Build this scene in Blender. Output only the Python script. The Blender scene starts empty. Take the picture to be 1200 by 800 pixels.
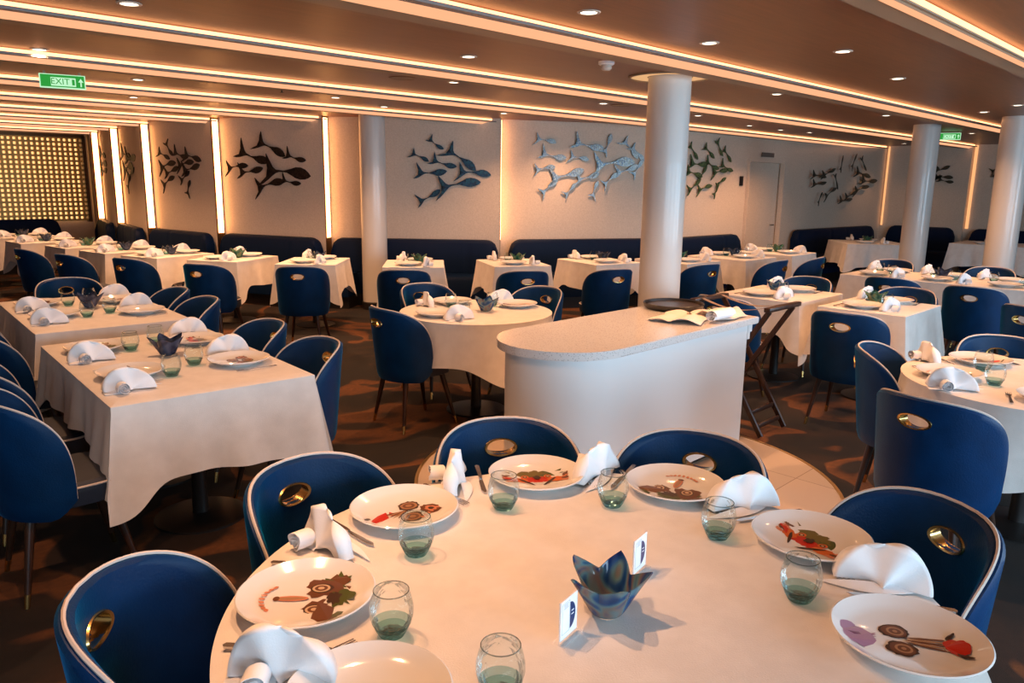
import bpy, bmesh, math, random
from mathutils import Vector, Matrix, noise
random.seed(7)
PI = math.pi
C = bpy.context.scene.collection
sc = bpy.context.scene

# ------------------------------------------------------------------ camera
cam = bpy.data.cameras.new('camera'); camo = bpy.data.objects.new('camera', cam); C.objects.link(camo)
camo.matrix_world = Matrix(((0.7041685, 0.1351210, -0.6970574, 0.0),
                            (-0.7099049, 0.1526256, -0.6875613, 0.0),
                            (0.0134849, 0.9790034, 0.2033972, 1.68),
                            (0, 0, 0, 1)))
cam.sensor_width = 36; cam.lens = 27.15; cam.clip_start = .05; cam.clip_end = 100
sc.camera = camo
# ------------------------------------------------------------------ world, exposure
w = bpy.data.worlds.new('world'); sc.world = w; w.use_nodes = True
w.node_tree.nodes['Background'].inputs[0].default_value = (.45, .65, 1, 1)
w.node_tree.nodes['Background'].inputs[1].default_value = .25
sc.view_settings.view_transform = 'Standard'; sc.view_settings.look = 'None'
sc.view_settings.gamma = 1; sc.view_settings.use_curve_mapping = False
sc.view_settings.exposure = 0.0
LED = 1.1          # luminous profile along the beams
COVE = 4.0        # hidden strip washing the ceiling
WALLSTRIP = 1.1   # vertical strips at the wall steps
SPOT = 108.0        # each downlight, W
DAY = 38.0         # each window, W
# daylight through the windows of the wall behind and right of the camera
def window_light(x, wd, e):
    l = bpy.data.lights.new('window_daylight', 'AREA'); l.shape = 'RECTANGLE'; l.size = wd; l.size_y = 1.3
    l.color = (.56, .80, 1.0); l.energy = e
    o = bpy.data.objects.new('window_daylight', l); C.objects.link(o)
    o.location = (x, -2.96, 1.35); o.rotation_euler = (PI/2, 0, 0)
WIN_X = [(-1.0, 1.9), (1.6, 1.9), (4.2, 1.9), (6.8, 1.9), (9.4, 1.9)]
for x, wd in WIN_X: window_light(x, wd, DAY*2.6)

# ------------------------------------------------------------------ helpers
def tag(o, label=None, cat=None, group=None, kind=None):
    if label: o['label'] = label
    if cat: o['category'] = cat
    if group: o['group'] = group
    if kind: o['kind'] = kind
    return o
def empty(name, loc=(0, 0, 0), rz=0, label=None, cat=None, group=None, kind=None):
    o = bpy.data.objects.new(name, None); C.objects.link(o); o.location = loc; o.rotation_euler = (0, 0, rz)
    o.empty_display_size = .1
    return tag(o, label, cat, group, kind)
def obj(name, bm, mats, parent=None, smooth=True, fix=True, sharp=True):
    if fix: bmesh.ops.recalc_face_normals(bm, faces=bm.faces)
    me = bpy.data.meshes.new(name); bm.to_mesh(me); bm.free()
    if not isinstance(mats, (list, tuple)): mats = [mats]
    for m in mats: me.materials.append(m)
    if smooth:
        for p in me.polygons: p.use_smooth = True
        try:
            if sharp: me.set_sharp_from_angle(angle=math.radians(38))
        except Exception: pass
    o = bpy.data.objects.new(name, me); C.objects.link(o)
    if parent: o.parent = parent
    return o
def kids(o): return [c for c in bpy.data.objects if c.parent == o]
CH = {}
def children(o):
    return o.children
def dup(o, loc=None, rz=None, label=None, group=None, parent=None):
    c = o.copy(); C.objects.link(c)
    if parent: c.parent = parent
    if loc is not None: c.location = loc
    if rz is not None: c.rotation_euler = (0, 0, rz)
    if label: c['label'] = label
    if group: c['group'] = group
    for ch in list(children(o)): dup(ch, parent=c)
    return c
class Proto:
    """first placement moves the thing itself, later ones copy it with its parts"""
    def __init__(s, o, cat): s.o = o; s.used = False; s.cat = cat
    def put(s, loc, rz, label, group=None, scale=None):
        if s.used:
            o = dup(s.o, loc, rz)
            if 'group' in o: del o['group']
        else: o = s.o; s.used = True; o.location = loc; o.rotation_euler = (0, 0, rz)
        o['label'] = label; o['category'] = s.cat
        if group: o['group'] = group
        if scale: o.scale = scale
        return o
def box(bm, c, s, rot=None, mi=0, bev=0):
    M = Matrix.Translation(c) @ (rot.to_4x4() if rot else Matrix()) @ Matrix.Diagonal((s[0], s[1], s[2], 1))
    r = bmesh.ops.create_cube(bm, size=1, matrix=M)
    fs = set(f for v in r['verts'] for f in v.link_faces)
    for f in fs: f.material_index = mi
    if bev:
        es = list(set(e for v in r['verts'] for e in v.link_edges))
        bmesh.ops.bevel(bm, geom=es, offset=bev, segments=2, affect='EDGES', profile=.5)
    return r
def lathe(bm, prof, n=32, c=(0, 0, 0), mi=0, cap0=False, cap1=False):
    rings = []
    for r, z in prof:
        if r < 1e-6: rings.append([bm.verts.new((c[0], c[1], c[2]+z))])
        else: rings.append([bm.verts.new((c[0]+r*math.cos(2*PI*i/n), c[1]+r*math.sin(2*PI*i/n), c[2]+z)) for i in range(n)])
    for a, b in zip(rings, rings[1:]):
        for i in range(n):
            j = (i+1) % n
            if len(a) == 1 and len(b) == 1: continue
            if len(a) == 1: f = bm.faces.new((a[0], b[i], b[j]))
            elif len(b) == 1: f = bm.faces.new((a[i], a[j], b[0]))
            else: f = bm.faces.new((a[i], a[j], b[j], b[i]))
            f.material_index = mi
    if cap0 and len(rings[0]) > 1: bm.faces.new(rings[0]).material_index = mi
    if cap1 and len(rings[-1]) > 1: bm.faces.new(rings[-1]).material_index = mi
    return rings
def tube(bm, pts, r, n=8, closed=False, mi=0, caps=True):
    pts = [Vector(p) for p in pts]; N = len(pts); rings = []
    rr = r if isinstance(r, (list, tuple)) else [r]*N
    up = None
    for i, p in enumerate(pts):
        if closed: t = pts[(i+1) % N]-pts[i-1]
        else: t = pts[min(i+1, N-1)]-pts[max(i-1, 0)]
        t.normalize()
        if up is None:
            up = Vector((0, 0, 1)) if abs(t.z) < .9 else Vector((1, 0, 0))
        a = t.cross(up); a.normalize(); b = a.cross(t); b.normalize(); up = b
        rings.append([bm.verts.new(p + (a*math.cos(2*PI*k/n)+b*math.sin(2*PI*k/n))*rr[i]) for k in range(n)])
    M = N if closed else N-1
    for i in range(M):
        A, B = rings[i], rings[(i+1) % N]
        for k in range(n):
            j = (k+1) % n
            bm.faces.new((A[k], A[j], B[j], B[k])).material_index = mi
    if caps and not closed:
        bm.faces.new(rings[0]).material_index = mi; bm.faces.new(rings[-1]).material_index = mi
def prism(bm, poly, z0, z1, mi=0):
    a = [bm.verts.new((x, y, z0)) for x, y in poly]; b = [bm.verts.new((x, y, z1)) for x, y in poly]
    n = len(poly); fs = [bm.faces.new(a), bm.faces.new(b)]
    for i in range(n):
        j = (i+1) % n; fs.append(bm.faces.new((a[i], a[j], b[j], b[i])))
    for f in fs: f.material_index = mi
    return fs
def grid(bm, nu, nv, fn, closed_u=False, mi=0):
    V = [[bm.verts.new(fn(i/(nu if closed_u else nu-1), j/(nv-1))) for j in range(nv)] for i in range(nu)]
    for i in range(nu if closed_u else nu-1):
        for j in range(nv-1):
            k = (i+1) % nu
            bm.faces.new((V[i][j], V[k][j], V[k][j+1], V[i][j+1])).material_index = mi
    return V
def solidify(bm, t):
    bmesh.ops.recalc_face_normals(bm, faces=bm.faces)
    bmesh.ops.solidify(bm, geom=list(bm.faces), thickness=t)
BM = bmesh.new
# ------------------------------------------------------------------ materials
def mat(name, col, rough=.5, metal=0, **k):
    m = bpy.data.materials.new(name); m.use_nodes = True
    b = m.node_tree.nodes['Principled BSDF']
    b.inputs['Base Color'].default_value = (*col, 1); b.inputs['Roughness'].default_value = rough
    b.inputs['Metallic'].default_value = metal
    for kk, v in k.items(): b.inputs[kk.replace('_', ' ')].default_value = v
    return m
def nodes(m): return m.node_tree.nodes, m.node_tree.links, m.node_tree.nodes['Principled BSDF']
def add_noise(m, c1, c2, scale=5, detail=4, lo=.35, hi=.65, bump=0, bscale=None, stretch=(1, 1, 1), dist=0):
    N, L, b = nodes(m)
    tc = N.new('ShaderNodeTexCoord'); mp = N.new('ShaderNodeMapping'); mp.inputs['Scale'].default_value = stretch
    L.new(tc.outputs['Object'], mp.inputs[0])
    n = N.new('ShaderNodeTexNoise'); n.inputs['Scale'].default_value = scale; n.inputs['Detail'].default_value = detail
    n.inputs['Distortion'].default_value = dist
    L.new(mp.outputs[0], n.inputs['Vector'])
    r = N.new('ShaderNodeValToRGB'); r.color_ramp.elements[0].position = lo; r.color_ramp.elements[1].position = hi
    r.color_ramp.elements[0].color = (*c1, 1); r.color_ramp.elements[1].color = (*c2, 1)
    L.new(n.outputs['Fac'], r.inputs[0]); L.new(r.outputs[0], b.inputs['Base Color'])
    if bump:
        n2 = N.new('ShaderNodeTexNoise'); n2.inputs['Scale'].default_value = bscale or scale*4; n2.inputs['Detail'].default_value = 3
        L.new(mp.outputs[0], n2.inputs['Vector'])
        bp = N.new('ShaderNodeBump'); bp.inputs['Strength'].default_value = bump; bp.inputs['Distance'].default_value = .01
        L.new(n2.outputs['Fac'], bp.inputs['Height']); L.new(bp.outputs[0], b.inputs['Normal'])
    return m
def emit(name, col, s):
    m = bpy.data.materials.new(name); m.use_nodes = True; N = m.node_tree.nodes; N.clear()
    e = N.new('ShaderNodeEmission'); e.inputs[0].default_value = (*col, 1); e.inputs[1].default_value = s
    o = N.new('ShaderNodeOutputMaterial'); m.node_tree.links.new(e.outputs[0], o.inputs[0]); return m
M = {}
M['leather'] = mat('navy_leather', (.001, .03, .10), .45, Specular_IOR_Level=.2, Sheen_Weight=.5, Sheen_Roughness=.3, Sheen_Tint=(0.0, .35, .8, 1))
add_noise(M['leather'], (0, .022, .080), (0, .028, .102), 9, 3, bump=.12, bscale=160)
M['lining'] = mat('dark_lining', (.012, .016, .035), .5)
M['seat'] = mat('charcoal_seat', (.010, .017, .035), .5)
M['piping'] = mat('cream_piping', (.62, .52, .46), .5)
M['wood'] = add_noise(mat('dark_walnut', (.03, .012, .006), .35), (.022, .008, .004), (.05, .019, .009), 6, 5, stretch=(8, 8, 1))
M['brass'] = mat('brass', (.70, .46, .17), .24, 1)
M['brass_dull'] = mat('dull_brass', (.45, .30, .14), .4, 1)
M['cloth'] = add_noise(mat('white_linen', (.80, .76, .72), .85, Sheen_Weight=.15), (.76, .71, .67), (.82, .77, .73), 14, 3, bump=.12, bscale=260)
M['napkin'] = add_noise(mat('white_napkin', (.88, .88, .90), .8), (.86, .86, .88), (.92, .92, .94), 10, 2, bump=.1, bscale=300)
M['plate'] = mat('white_china', (.80, .79, .78), .12, Coat_Weight=.4)
M['steel'] = mat('steel', (.55, .52, .50), .22, 1)
M['black'] = mat('black_rubber', (.018, .014, .012), .35)
M['body_white'] = mat('white_laminate', (.80, .80, .80), .35, Coat_Weight=.1)
def stone():
    m = mat('speckled_stone', (.72, .68, .66), .12, Coat_Weight=.3); N, L, b = nodes(m)
    tc = N.new('ShaderNodeTexCoord'); v = N.new('ShaderNodeTexVoronoi'); v.inputs['Scale'].default_value = 95
    L.new(tc.outputs['Object'], v.inputs['Vector'])
    r = N.new('ShaderNodeValToRGB'); r.color_ramp.elements[0].color = (.38, .35, .34, 1); r.color_ramp.elements[1].color = (.74, .70, .68, 1)
    r.color_ramp.elements[0].position = .14; r.color_ramp.elements[1].position = .34
    L.new(v.outputs['Distance'], r.inputs[0]); L.new(r.outputs[0], b.inputs['Base Color']); return m
M['stone'] = stone()
M['wall'] = add_noise(mat('wall_fabric', (.6, .5, .42), .85), (.63, .515, .41), (.71, .59, .485), 55, 6, bump=.25, bscale=90)
M['edge'] = mat('bronze_edge', (.16, .08, .03), .4, .6)
def ceilm():
    m = mat('brown_ceiling_paper', (.2, .09, .045), .42, Coat_Weight=.15, Coat_Roughness=.35)
    add_noise(m, (.17, .056, .011), (.24, .080, .017), 9, 7, .3, .7, bump=.10, bscale=60, stretch=(.35, 6, 1)); return m
M['ceiling'] = ceilm()
M['beam'] = mat('beige_beam', (.36, .25, .16), .6)
M['lip'] = mat('grey_lip', (.26, .20, .18), .4)
M['led'] = emit('led_profile', (1.0, .46, .24), LED)
M['cove'] = emit('cove_strip', (1.0, .42, .17), COVE)
M['wallled'] = emit('wall_strip', (1.0, .46, .19), WALLSTRIP)
M['walledge'] = emit('edge_strip', (1.0, .42, .14), 11)
M['lamp'] = emit('downlight_lens', (1.0, .86, .66), 6)
M['trimwhite'] = mat('white_metal', (.6, .5, .42), .4)
M['column'] = mat('white_column', (.64, .61, .58), .32, Coat_Weight=.2)
M['banq'] = mat('banquette_leather', (.0012, .010, .038), .55, Specular_IOR_Level=.12)
M['dark'] = mat('black_metal', (.012, .009, .008), .4)
def carpet():
    m = mat('patterned_carpet', (.04, .02, .01), .92); N, L, b = nodes(m)
    tc = N.new('ShaderNodeTexCoord')
    n1 = N.new('ShaderNodeTexNoise'); n1.inputs['Scale'].default_value = .9; n1.inputs['Detail'].default_value = 2.5; n1.inputs['Distortion'].default_value = .7
    L.new(tc.outputs['Object'], n1.inputs['Vector'])
    mul = N.new('ShaderNodeMath'); mul.operation = 'MULTIPLY'; mul.inputs[1].default_value = 4.2
    L.new(n1.outputs['Fac'], mul.inputs[0])
    fr = N.new('ShaderNodeMath'); fr.operation = 'FRACT'; L.new(mul.outputs[0], fr.inputs[0])
    r = N.new('ShaderNodeValToRGB'); cr = r.color_ramp
    cr.elements[0].position = 0; cr.elements[0].color = (.020, .009, .004, 1)
    cr.elements[1].position = 1; cr.elements[1].color = (.026, .011, .005, 1)
    for p, c in ((.25, (.008, .004, .003)), (.52, (.014, .0065, .004)), (.62, (.15, .05, .011)), (.80, (.20, .068, .015)), (.86, (.03, .012, .005))):
        e = cr.elements.new(p); e.color = (*c, 1)
    L.new(fr.outputs[0], r.inputs[0])
    n2 = N.new('ShaderNodeTexNoise'); n2.inputs['Scale'].default_value = 30; n2.inputs['Detail'].default_value = 5
    L.new(tc.outputs['Object'], n2.inputs['Vector'])
    mx = N.new('ShaderNodeMixRGB'); mx.blend_type = 'MULTIPLY'; mx.inputs[0].default_value = .7
    L.new(r.outputs[0], mx.inputs[1]); L.new(n2.outputs['Fac'], mx.inputs[2])
    br = N.new('ShaderNodeBrightContrast'); br.inputs[1].default_value = .0
    L.new(mx.outputs[0], br.inputs[0]); L.new(br.outputs[0], b.inputs['Base Color'])
    n3 = N.new('ShaderNodeTexNoise'); n3.inputs['Scale'].default_value = 400
    bp = N.new('ShaderNodeBump'); bp.inputs['Strength'].default_value = .4; bp.inputs['Distance'].default_value = .005
    L.new(tc.outputs['Object'], n3.inputs['Vector']); L.new(n3.outputs['Fac'], bp.inputs['Height']); L.new(bp.outputs[0], b.inputs['Normal'])
    return m
M['carpet'] = carpet()
def tiles():
    m = mat('pale_floor_tiles', (.6, .45, .33), .35); N, L, b = nodes(m)
    tc = N.new('ShaderNodeTexCoord'); k = N.new('ShaderNodeTexBrick'); k.inputs['Scale'].default_value = 1
    k.offset = 0; k.inputs['Brick Width'].default_value = .6; k.inputs['Row Height'].default_value = .6
    k.inputs['Mortar Size'].default_value = .003
    k.inputs['Color1'].default_value = (.54, .42, .33, 1); k.inputs['Color2'].default_value = (.50, .39, .30, 1); k.inputs['Mortar'].default_value = (.25, .17, .11, 1)
    L.new(tc.outputs['Object'], k.inputs['Vector']); L.new(k.outputs['Color'], b.inputs['Base Color']); return m
M['tiles'] = tiles()
def glassm(name, tint, gloss=.9):
    m = bpy.data.materials.new(name); m.use_nodes = True; N = m.node_tree.nodes; L = m.node_tree.links; N.clear()
    t = N.new('ShaderNodeBsdfTransparent'); t.inputs[0].default_value = (*tint, 1)
    g = N.new('ShaderNodeBsdfGlossy'); g.inputs['Roughness'].default_value = .04; g.inputs[0].default_value = (gloss, gloss, gloss, 1)
    f = N.new('ShaderNodeLayerWeight'); f.inputs['Blend'].default_value = .2
    n = N.new('ShaderNodeTexVoronoi'); n.inputs['Scale'].default_value = 70; tc = N.new('ShaderNodeTexCoord')
    L.new(tc.outputs['Object'], n.inputs['Vector'])
    bp = N.new('ShaderNodeBump'); bp.inputs['Strength'].default_value = .8; bp.inputs['Distance'].default_value = .004
    L.new(n.outputs['Distance'], bp.inputs['Height']); L.new(bp.outputs[0], g.inputs['Normal']); L.new(bp.outputs[0], f.inputs['Normal'])
    mx = N.new('ShaderNodeMixShader'); hf = N.new('ShaderNodeMath'); hf.operation = 'MULTIPLY'; hf.inputs[1].default_value = .6; L.new(f.outputs['Fresnel'], hf.inputs[0]); L.new(hf.outputs[0], mx.inputs[0]); L.new(t.outputs[0], mx.inputs[1]); L.new(g.outputs[0], mx.inputs[2])
    o = N.new('ShaderNodeOutputMaterial'); L.new(mx.outputs[0], o.inputs[0]); return m
M['glass'] = glassm('clear_tumbler_glass', (.90, .95, .95))
M['glass_rim'] = glassm('tumbler_rim_glass', (.62, .68, .68))
M['glass_teal'] = glassm('teal_tumbler_glass', (.50, .70, .71))
M['acrylic'] = glassm('clear_acrylic', (.93, .93, .93))
def swirl(name, cols, trans=.25):
    m = bpy.data.materials.new(name); m.use_nodes = True; N = m.node_tree.nodes; L = m.node_tree.links
    b = N['Principled BSDF']; o = N['Material Output']
    tc = N.new('ShaderNodeTexCoord'); n = N.new('ShaderNodeTexNoise'); n.inputs['Scale'].default_value = 11; n.inputs['Detail'].default_value = 1; n.inputs['Distortion'].default_value = 1.2
    L.new(tc.outputs['Object'], n.inputs['Vector'])
    r = N.new('ShaderNodeValToRGB'); cr = r.color_ramp; k = len(cols)
    cr.elements[0].position = .3; cr.elements[0].color = (*cols[0], 1); cr.elements[1].position = .7; cr.elements[1].color = (*cols[-1], 1)
    for i in range(1, k-1):
        e = cr.elements.new(.3+.4*i/(k-1)); e.color = (*cols[i], 1)
    L.new(n.outputs['Fac'], r.inputs[0]); L.new(r.outputs[0], b.inputs['Base Color'])
    b.inputs['Roughness'].default_value = .12; b.inputs['Coat Weight'].default_value = .6
    t = N.new('ShaderNodeBsdfTransparent'); L.new(r.outputs[0], t.inputs[0])
    tl = N.new('ShaderNodeBsdfTranslucent'); L.new(r.outputs[0], tl.inputs[0])
    m1 = N.new('ShaderNodeMixShader'); m1.inputs[0].default_value = .3; L.new(b.outputs[0], m1.inputs[1]); L.new(tl.outputs[0], m1.inputs[2])
    m2 = N.new('ShaderNodeMixShader'); m2.inputs[0].default_value = trans; L.new(m1.outputs[0], m2.inputs[1]); L.new(t.outputs[0], m2.inputs[2])
    L.new(m2.outputs[0], o.inputs[0]); return m
def clear(name):
    m = bpy.data.materials.new(name); m.use_nodes = True; N = m.node_tree.nodes; L = m.node_tree.links
    t = N.new('ShaderNodeBsdfTransparent'); mx = N.new('ShaderNodeMixShader'); mx.inputs[0].default_value = .88
    b = N['Principled BSDF']; b.inputs['Base Color'].default_value = (.8, .8, .8, 1); b.inputs['Roughness'].default_value = .1
    L.new(b.outputs[0], mx.inputs[1]); L.new(t.outputs[0], mx.inputs[2]); L.new(mx.outputs[0], N['Material Output'].inputs[0]); return m
M['clearplate'] = clear('clear_plate')
M['swirl_blue'] = swirl('blue_swirl_glass', [(.01, .03, .16), (.03, .13, .34), (.20, .38, .42), (.34, .27, .24), (.02, .09, .30), (.10, .30, .42)], .3)
M['swirl_navy'] = swirl('navy_swirl_glass', [(.01, .02, .06), (.05, .08, .16), (.10, .14, .24), (.02, .03, .08)])
M['swirl_green'] = swirl('green_swirl_glass', [(.02, .10, .08), (.10, .30, .22), (.24, .30, .14), (.03, .14, .12)])
M['flame'] = emit('tea_light_glow', (1, .78, .5), 8)
def mosaic(name, cols, rough=.25, metal=.6, sc_=26):
    m = mat(name, cols[0], rough, metal); N, L, b = nodes(m)
    tc = N.new('ShaderNodeTexCoord'); v = N.new('ShaderNodeTexVoronoi'); v.inputs['Scale'].default_value = sc_
    L.new(tc.outputs['Object'], v.inputs['Vector'])
    s = N.new('ShaderNodeSeparateColor'); L.new(v.outputs['Color'], s.inputs[0])
    r = N.new('ShaderNodeValToRGB'); cr = r.color_ramp; k = len(cols)
    cr.elements[0].position = 0; cr.elements[0].color = (*cols[0], 1); cr.elements[1].position = 1; cr.elements[1].color = (*cols[-1], 1)
    for i in range(1, k-1):
        e = cr.elements.new(i/(k-1)); e.color = (*cols[i], 1)
    L.new(s.outputs[0], r.inputs[0]); L.new(r.outputs[0], b.inputs['Base Color'])
    return m
M['fish_bronze'] = mosaic('bronze_mosaic', [(.012, .008, .006), (.03, .018, .012), (.05, .03, .02)], .4, .5)
M['fish_navy'] = mosaic('navy_mosaic', [(.012, .012, .02), (.012, .04, .09), (.02, .09, .12), (.02, .02, .03)], .3, .4)
M['fish_sky'] = mosaic('sky_blue_mosaic', [(.05, .06, .09), (.10, .19, .30), (.46, .48, .42), (.05, .06, .10), (.24, .24, .17), (.09, .13, .20), (.35, .38, .34)], .3, .3, 45)
M['fish_green'] = mosaic('green_mosaic', [(.03, .05, .03), (.08, .16, .06), (.14, .22, .10), (.04, .05, .04)], .35, .3)
M['fish_dark'] = mosaic('smoky_mosaic', [(.03, .03, .02), (.07, .06, .04), (.05, .07, .05)], .4, .4)
for k_, c_ in dict(red=(.52, .02, .008), orange=(.62, .13, .02), brown=(.14, .045, .016), dkbrown=(.05, .02, .008), green=(.07, .085, .012),
                   olive=(.15, .11, .02), purple=(.16, .045, .11), lilac=(.38, .20, .30), cream=(.62, .45, .30), tan=(.38, .20, .10), salmon=(.60, .22, .12), navyp=(.02, .04, .14), greyp=(.45, .48, .50)).items():
    M['p_'+k_] = mat('print_'+k_, c_, .3)

# ------------------------------------------------------------------ room shell
H = 2.48
def struct(name, bm, m, parent=None, smooth=False):
    o = obj(name, bm, m, parent, smooth)
    if not parent: o['kind'] = 'structure'
    return o
b = BM(); box(b, (7.25, 7.5, -.05), (20.9, 21.4, .1)); struct('floor', b, M['carpet'])
b = BM(); box(b, (7.25, 7.5, H+.06), (20.9, 21.4, .12)); struct('ceiling', b, M['ceiling'])
# pale tiled disc in the carpet
b = BM(); lathe(b, [(0, 0), (1.19, 0), (1.19, .004), (0, .004)], 96)
b.transform(Matrix.Translation((3.48, 2.51, .001))); struct('floor_inlay', b, M['tiles'])
b = BM(); lathe(b, [(1.185, .0), (1.205, .0), (1.205, .007), (1.185, .007), (1.185, 0)], 96, (3.48, 2.51, 0)); struct('trim_0', b, M['brass_dull'])
# wall behind the camera and the window wall on its right (both out of frame)
b = BM(); box(b, (-3.05, 7.25, H/2), (.1, 20.7, H)); struct('wall_back', b, M['wall'])
b = BM(); x0 = -3.0
edges = []
for x, wd in WIN_X: edges += [x-wd/2, x+wd/2]
cur = -3.1
for i in range(0, len(edges), 2):
    box(b, ((cur+edges[i])/2, -3.05, H/2), (edges[i]-cur, .1, H)); 
    xm = (edges[i]+edges[i+1])/2; wd = edges[i+1]-edges[i]
    box(b, (xm, -3.05, .35), (wd, .1, .70)); box(b, (xm, -3.05, (2.0+H)/2), (wd, .1, H-2.0))
    cur = edges[i+1]
box(b, ((cur+17.6)/2, -3.05, H/2), (17.6-cur, .1, H)); struct('wall_right', b, M['wall'])
for i, (x, wd) in enumerate(WIN_X):
    f = BM()
    for dx in (-wd/2+.025, 0, wd/2-.025): box(f, (x+dx, -3.04, 1.35), (.05, .06, 1.3))
    for z in (.725, 1.975): box(f, (x, -3.04, z), (wd, .06, .05))
    wo = struct('window_%d' % (i+1), f, M['trimwhite'])
    g = BM(); box(g, (x, -3.05, 1.35), (wd-.02, .006, 1.26)); obj('pane', g, M['acrylic'], wo, False)

# stepped fabric wall with vertical light strips
S = [(7.45, 7.61), (5.8, 9.2), (5.05, 10.79), (4.7, 12.38), (4.8, 13.97), (5.0, 15.56), (5.0, 16.25)]
def outn(a, bb):   # unit normal pointing away from the room for a run a->b going right (towards smaller y)
    d = Vector((bb[0]-a[0], bb[1]-a[1])).normalized(); return Vector((-d.y, d.x))
def off(p, n, k): return (p[0]+n.x*k, p[1]+n.y*k)
PANEL = {}
def wall_panel(name, a, bb, proud=.14, led=True, z0=0):
    n = outn(a, bb)
    if n.dot(Vector((a[0], a[1]))) < 0: n = -n
    A = a; B = off(bb, n, -proud)
    bm = BM(); prism(bm, [A, B, off(bb, n, .14), off(a, n, .14)], z0, H)
    w_ = struct(name, bm, M['wall'])
    e = BM(); d = Vector((B[0]-A[0], B[1]-A[1])).normalized()
    if proud > 0:
        q = (B[0]+d.x*.004, B[1]+d.y*.004)
        prism(e, [(B[0]-n.x*.004, B[1]-n.y*.004), (q[0]-n.x*.004, q[1]-n.y*.004), off(q, n, .13), off(B, n, .13)], .45, H)
        obj('panel_edge', e, M['edge'], w_, False)
        e = BM(); q2 = (q[0]+d.x*.006, q[1]+d.y*.006)
        prism(e, [off(q, n, .02), off(q2, n, .02), off(q2, n, .11), off(q, n, .11)], .90, H-.02)
        obj('edge_strip', e, M['walledge'], w_, False)
    return w_, n, d
names = ['wall_left']*6
tn = 1
def strip_light(p, n, d, z0=.88, z1=H-.01, wdt=.035):
    global tn
    bm = BM(); c = (p[0]+d.x*.03, p[1]+d.y*.03)
    prism(bm, [off(c, n, -.012), off((c[0]+d.x*wdt, c[1]+d.y*wdt), n, -.012), off((c[0]+d.x*wdt, c[1]+d.y*wdt), n, .02), off(c, n, .02)], z0, z1)
    o = struct('trim_%d' % tn, bm, M['wallled']); tn += 1
    return o
for i in range(6):
    a, bb = S[i+1], S[i]
    w_, n, d = wall_panel(names[i], a, bb)
# long wall to the right of the last step, with the service door
W = [(7.45, 7.61), (9.3, 6.6), (9.9, 6.40), (11.77, 6.32)]
b = BM(); prism(b, W + [(11.77, 6.5), (9.9, 6.6), (9.35, 6.8), (7.55, 7.8)], 0, H); struct('wall_far', b, M['wall'])
b = BM(); prism(b, [(11.77, 6.32), (12.92, 6.27), (12.92, 6.45), (11.77, 6.5)], 2.06, H); struct('wall_far', b, M['wall'])
b = BM(); prism(b, [(12.92, 6.27), (16.95, 6.02), (16.95, 6.2), (12.92, 6.45)], 0, H); struct('wall_far', b, M['wall'])
b = BM(); prism(b, [(11.77, 6.38), (12.92, 6.33), (12.92, 6.40), (11.77, 6.45)], 0.01, 2.05); dr = struct('door_1', b, M['wall'])
b = BM()
for xx in (11.78, 12.9): box(b, (xx, 6.31 if xx < 12 else 6.26, 1.03), (.028, .08, 2.06))
box(b, (12.34, 6.29, 2.06), (1.16, .09, .05)); obj('door_frame', b, M['wall'], dr, False)
b = BM(); tube(b, [(12.72, 6.33, 1.0), (12.72, 6.26, 1.0), (12.60, 6.262, 1.0)], .012); obj('door_handle', b, M['steel'], dr)
# end wall beyond the far table, with the step strip and the panel beyond
b = BM(); prism(b, [(16.95, 4.45), (16.95, 6.1), (17.15, 6.1), (17.15, 4.45)], 0, H); struct('wall_end', b, M['wall'])
b = BM(); prism(b, [(17.05, -3.0), (17.05, 4.45), (17.2, 4.45), (17.2, -3.0)], 0, H); struct('wall_end', b, M['wall'])
b = BM(); box(b, (16.92, 5.96, 1.68), (.03, .03, 1.58)); struct('trim_%d' % tn, b, M['wallled']); tn += 1
b = BM(); box(b, (17.03, 4.40, 1.68), (.03, .05, 1.58)); struct('trim_%d' % tn, b, M['wallled']); tn += 1
# lattice end wall
b = BM(); box(b, (1.6, 16.32, H/2), (9.2, .1, H)); wl = struct('wall_end', b, M['wall'])
lat = empty('lattice_screen', (0, 0, 0), 0, 'golden backlit lattice screen covering the far left end wall', 'screen')
b = BM(); box(b, (3.25, 16.24, 1.62), (3.2, .03, 1.5)); obj('light_panel', b, emit('lattice_glow', (1.0, .56, .20), 1.5), lat, False)
b = BM(); gold = mat('golden_lattice', (.75, .40, .10), .4, .3)
for i in range(36): box(b, (1.7+i*.0886, 16.12, 1.60), (.040, .05, 1.5))
for i in range(19): box(b, (3.25, 16.10, .86+i*.0825), (3.2, .05, .036))
obj('lattice', b, gold, lat, False)
b = BM(); box(b, (3.25, 16.09, 2.38), (3.3, .12, .06)); box(b, (4.88, 16.09, 1.6), (.06, .12, 1.56)); obj('screen_frame', b, M['edge'], lat, False)

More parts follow.
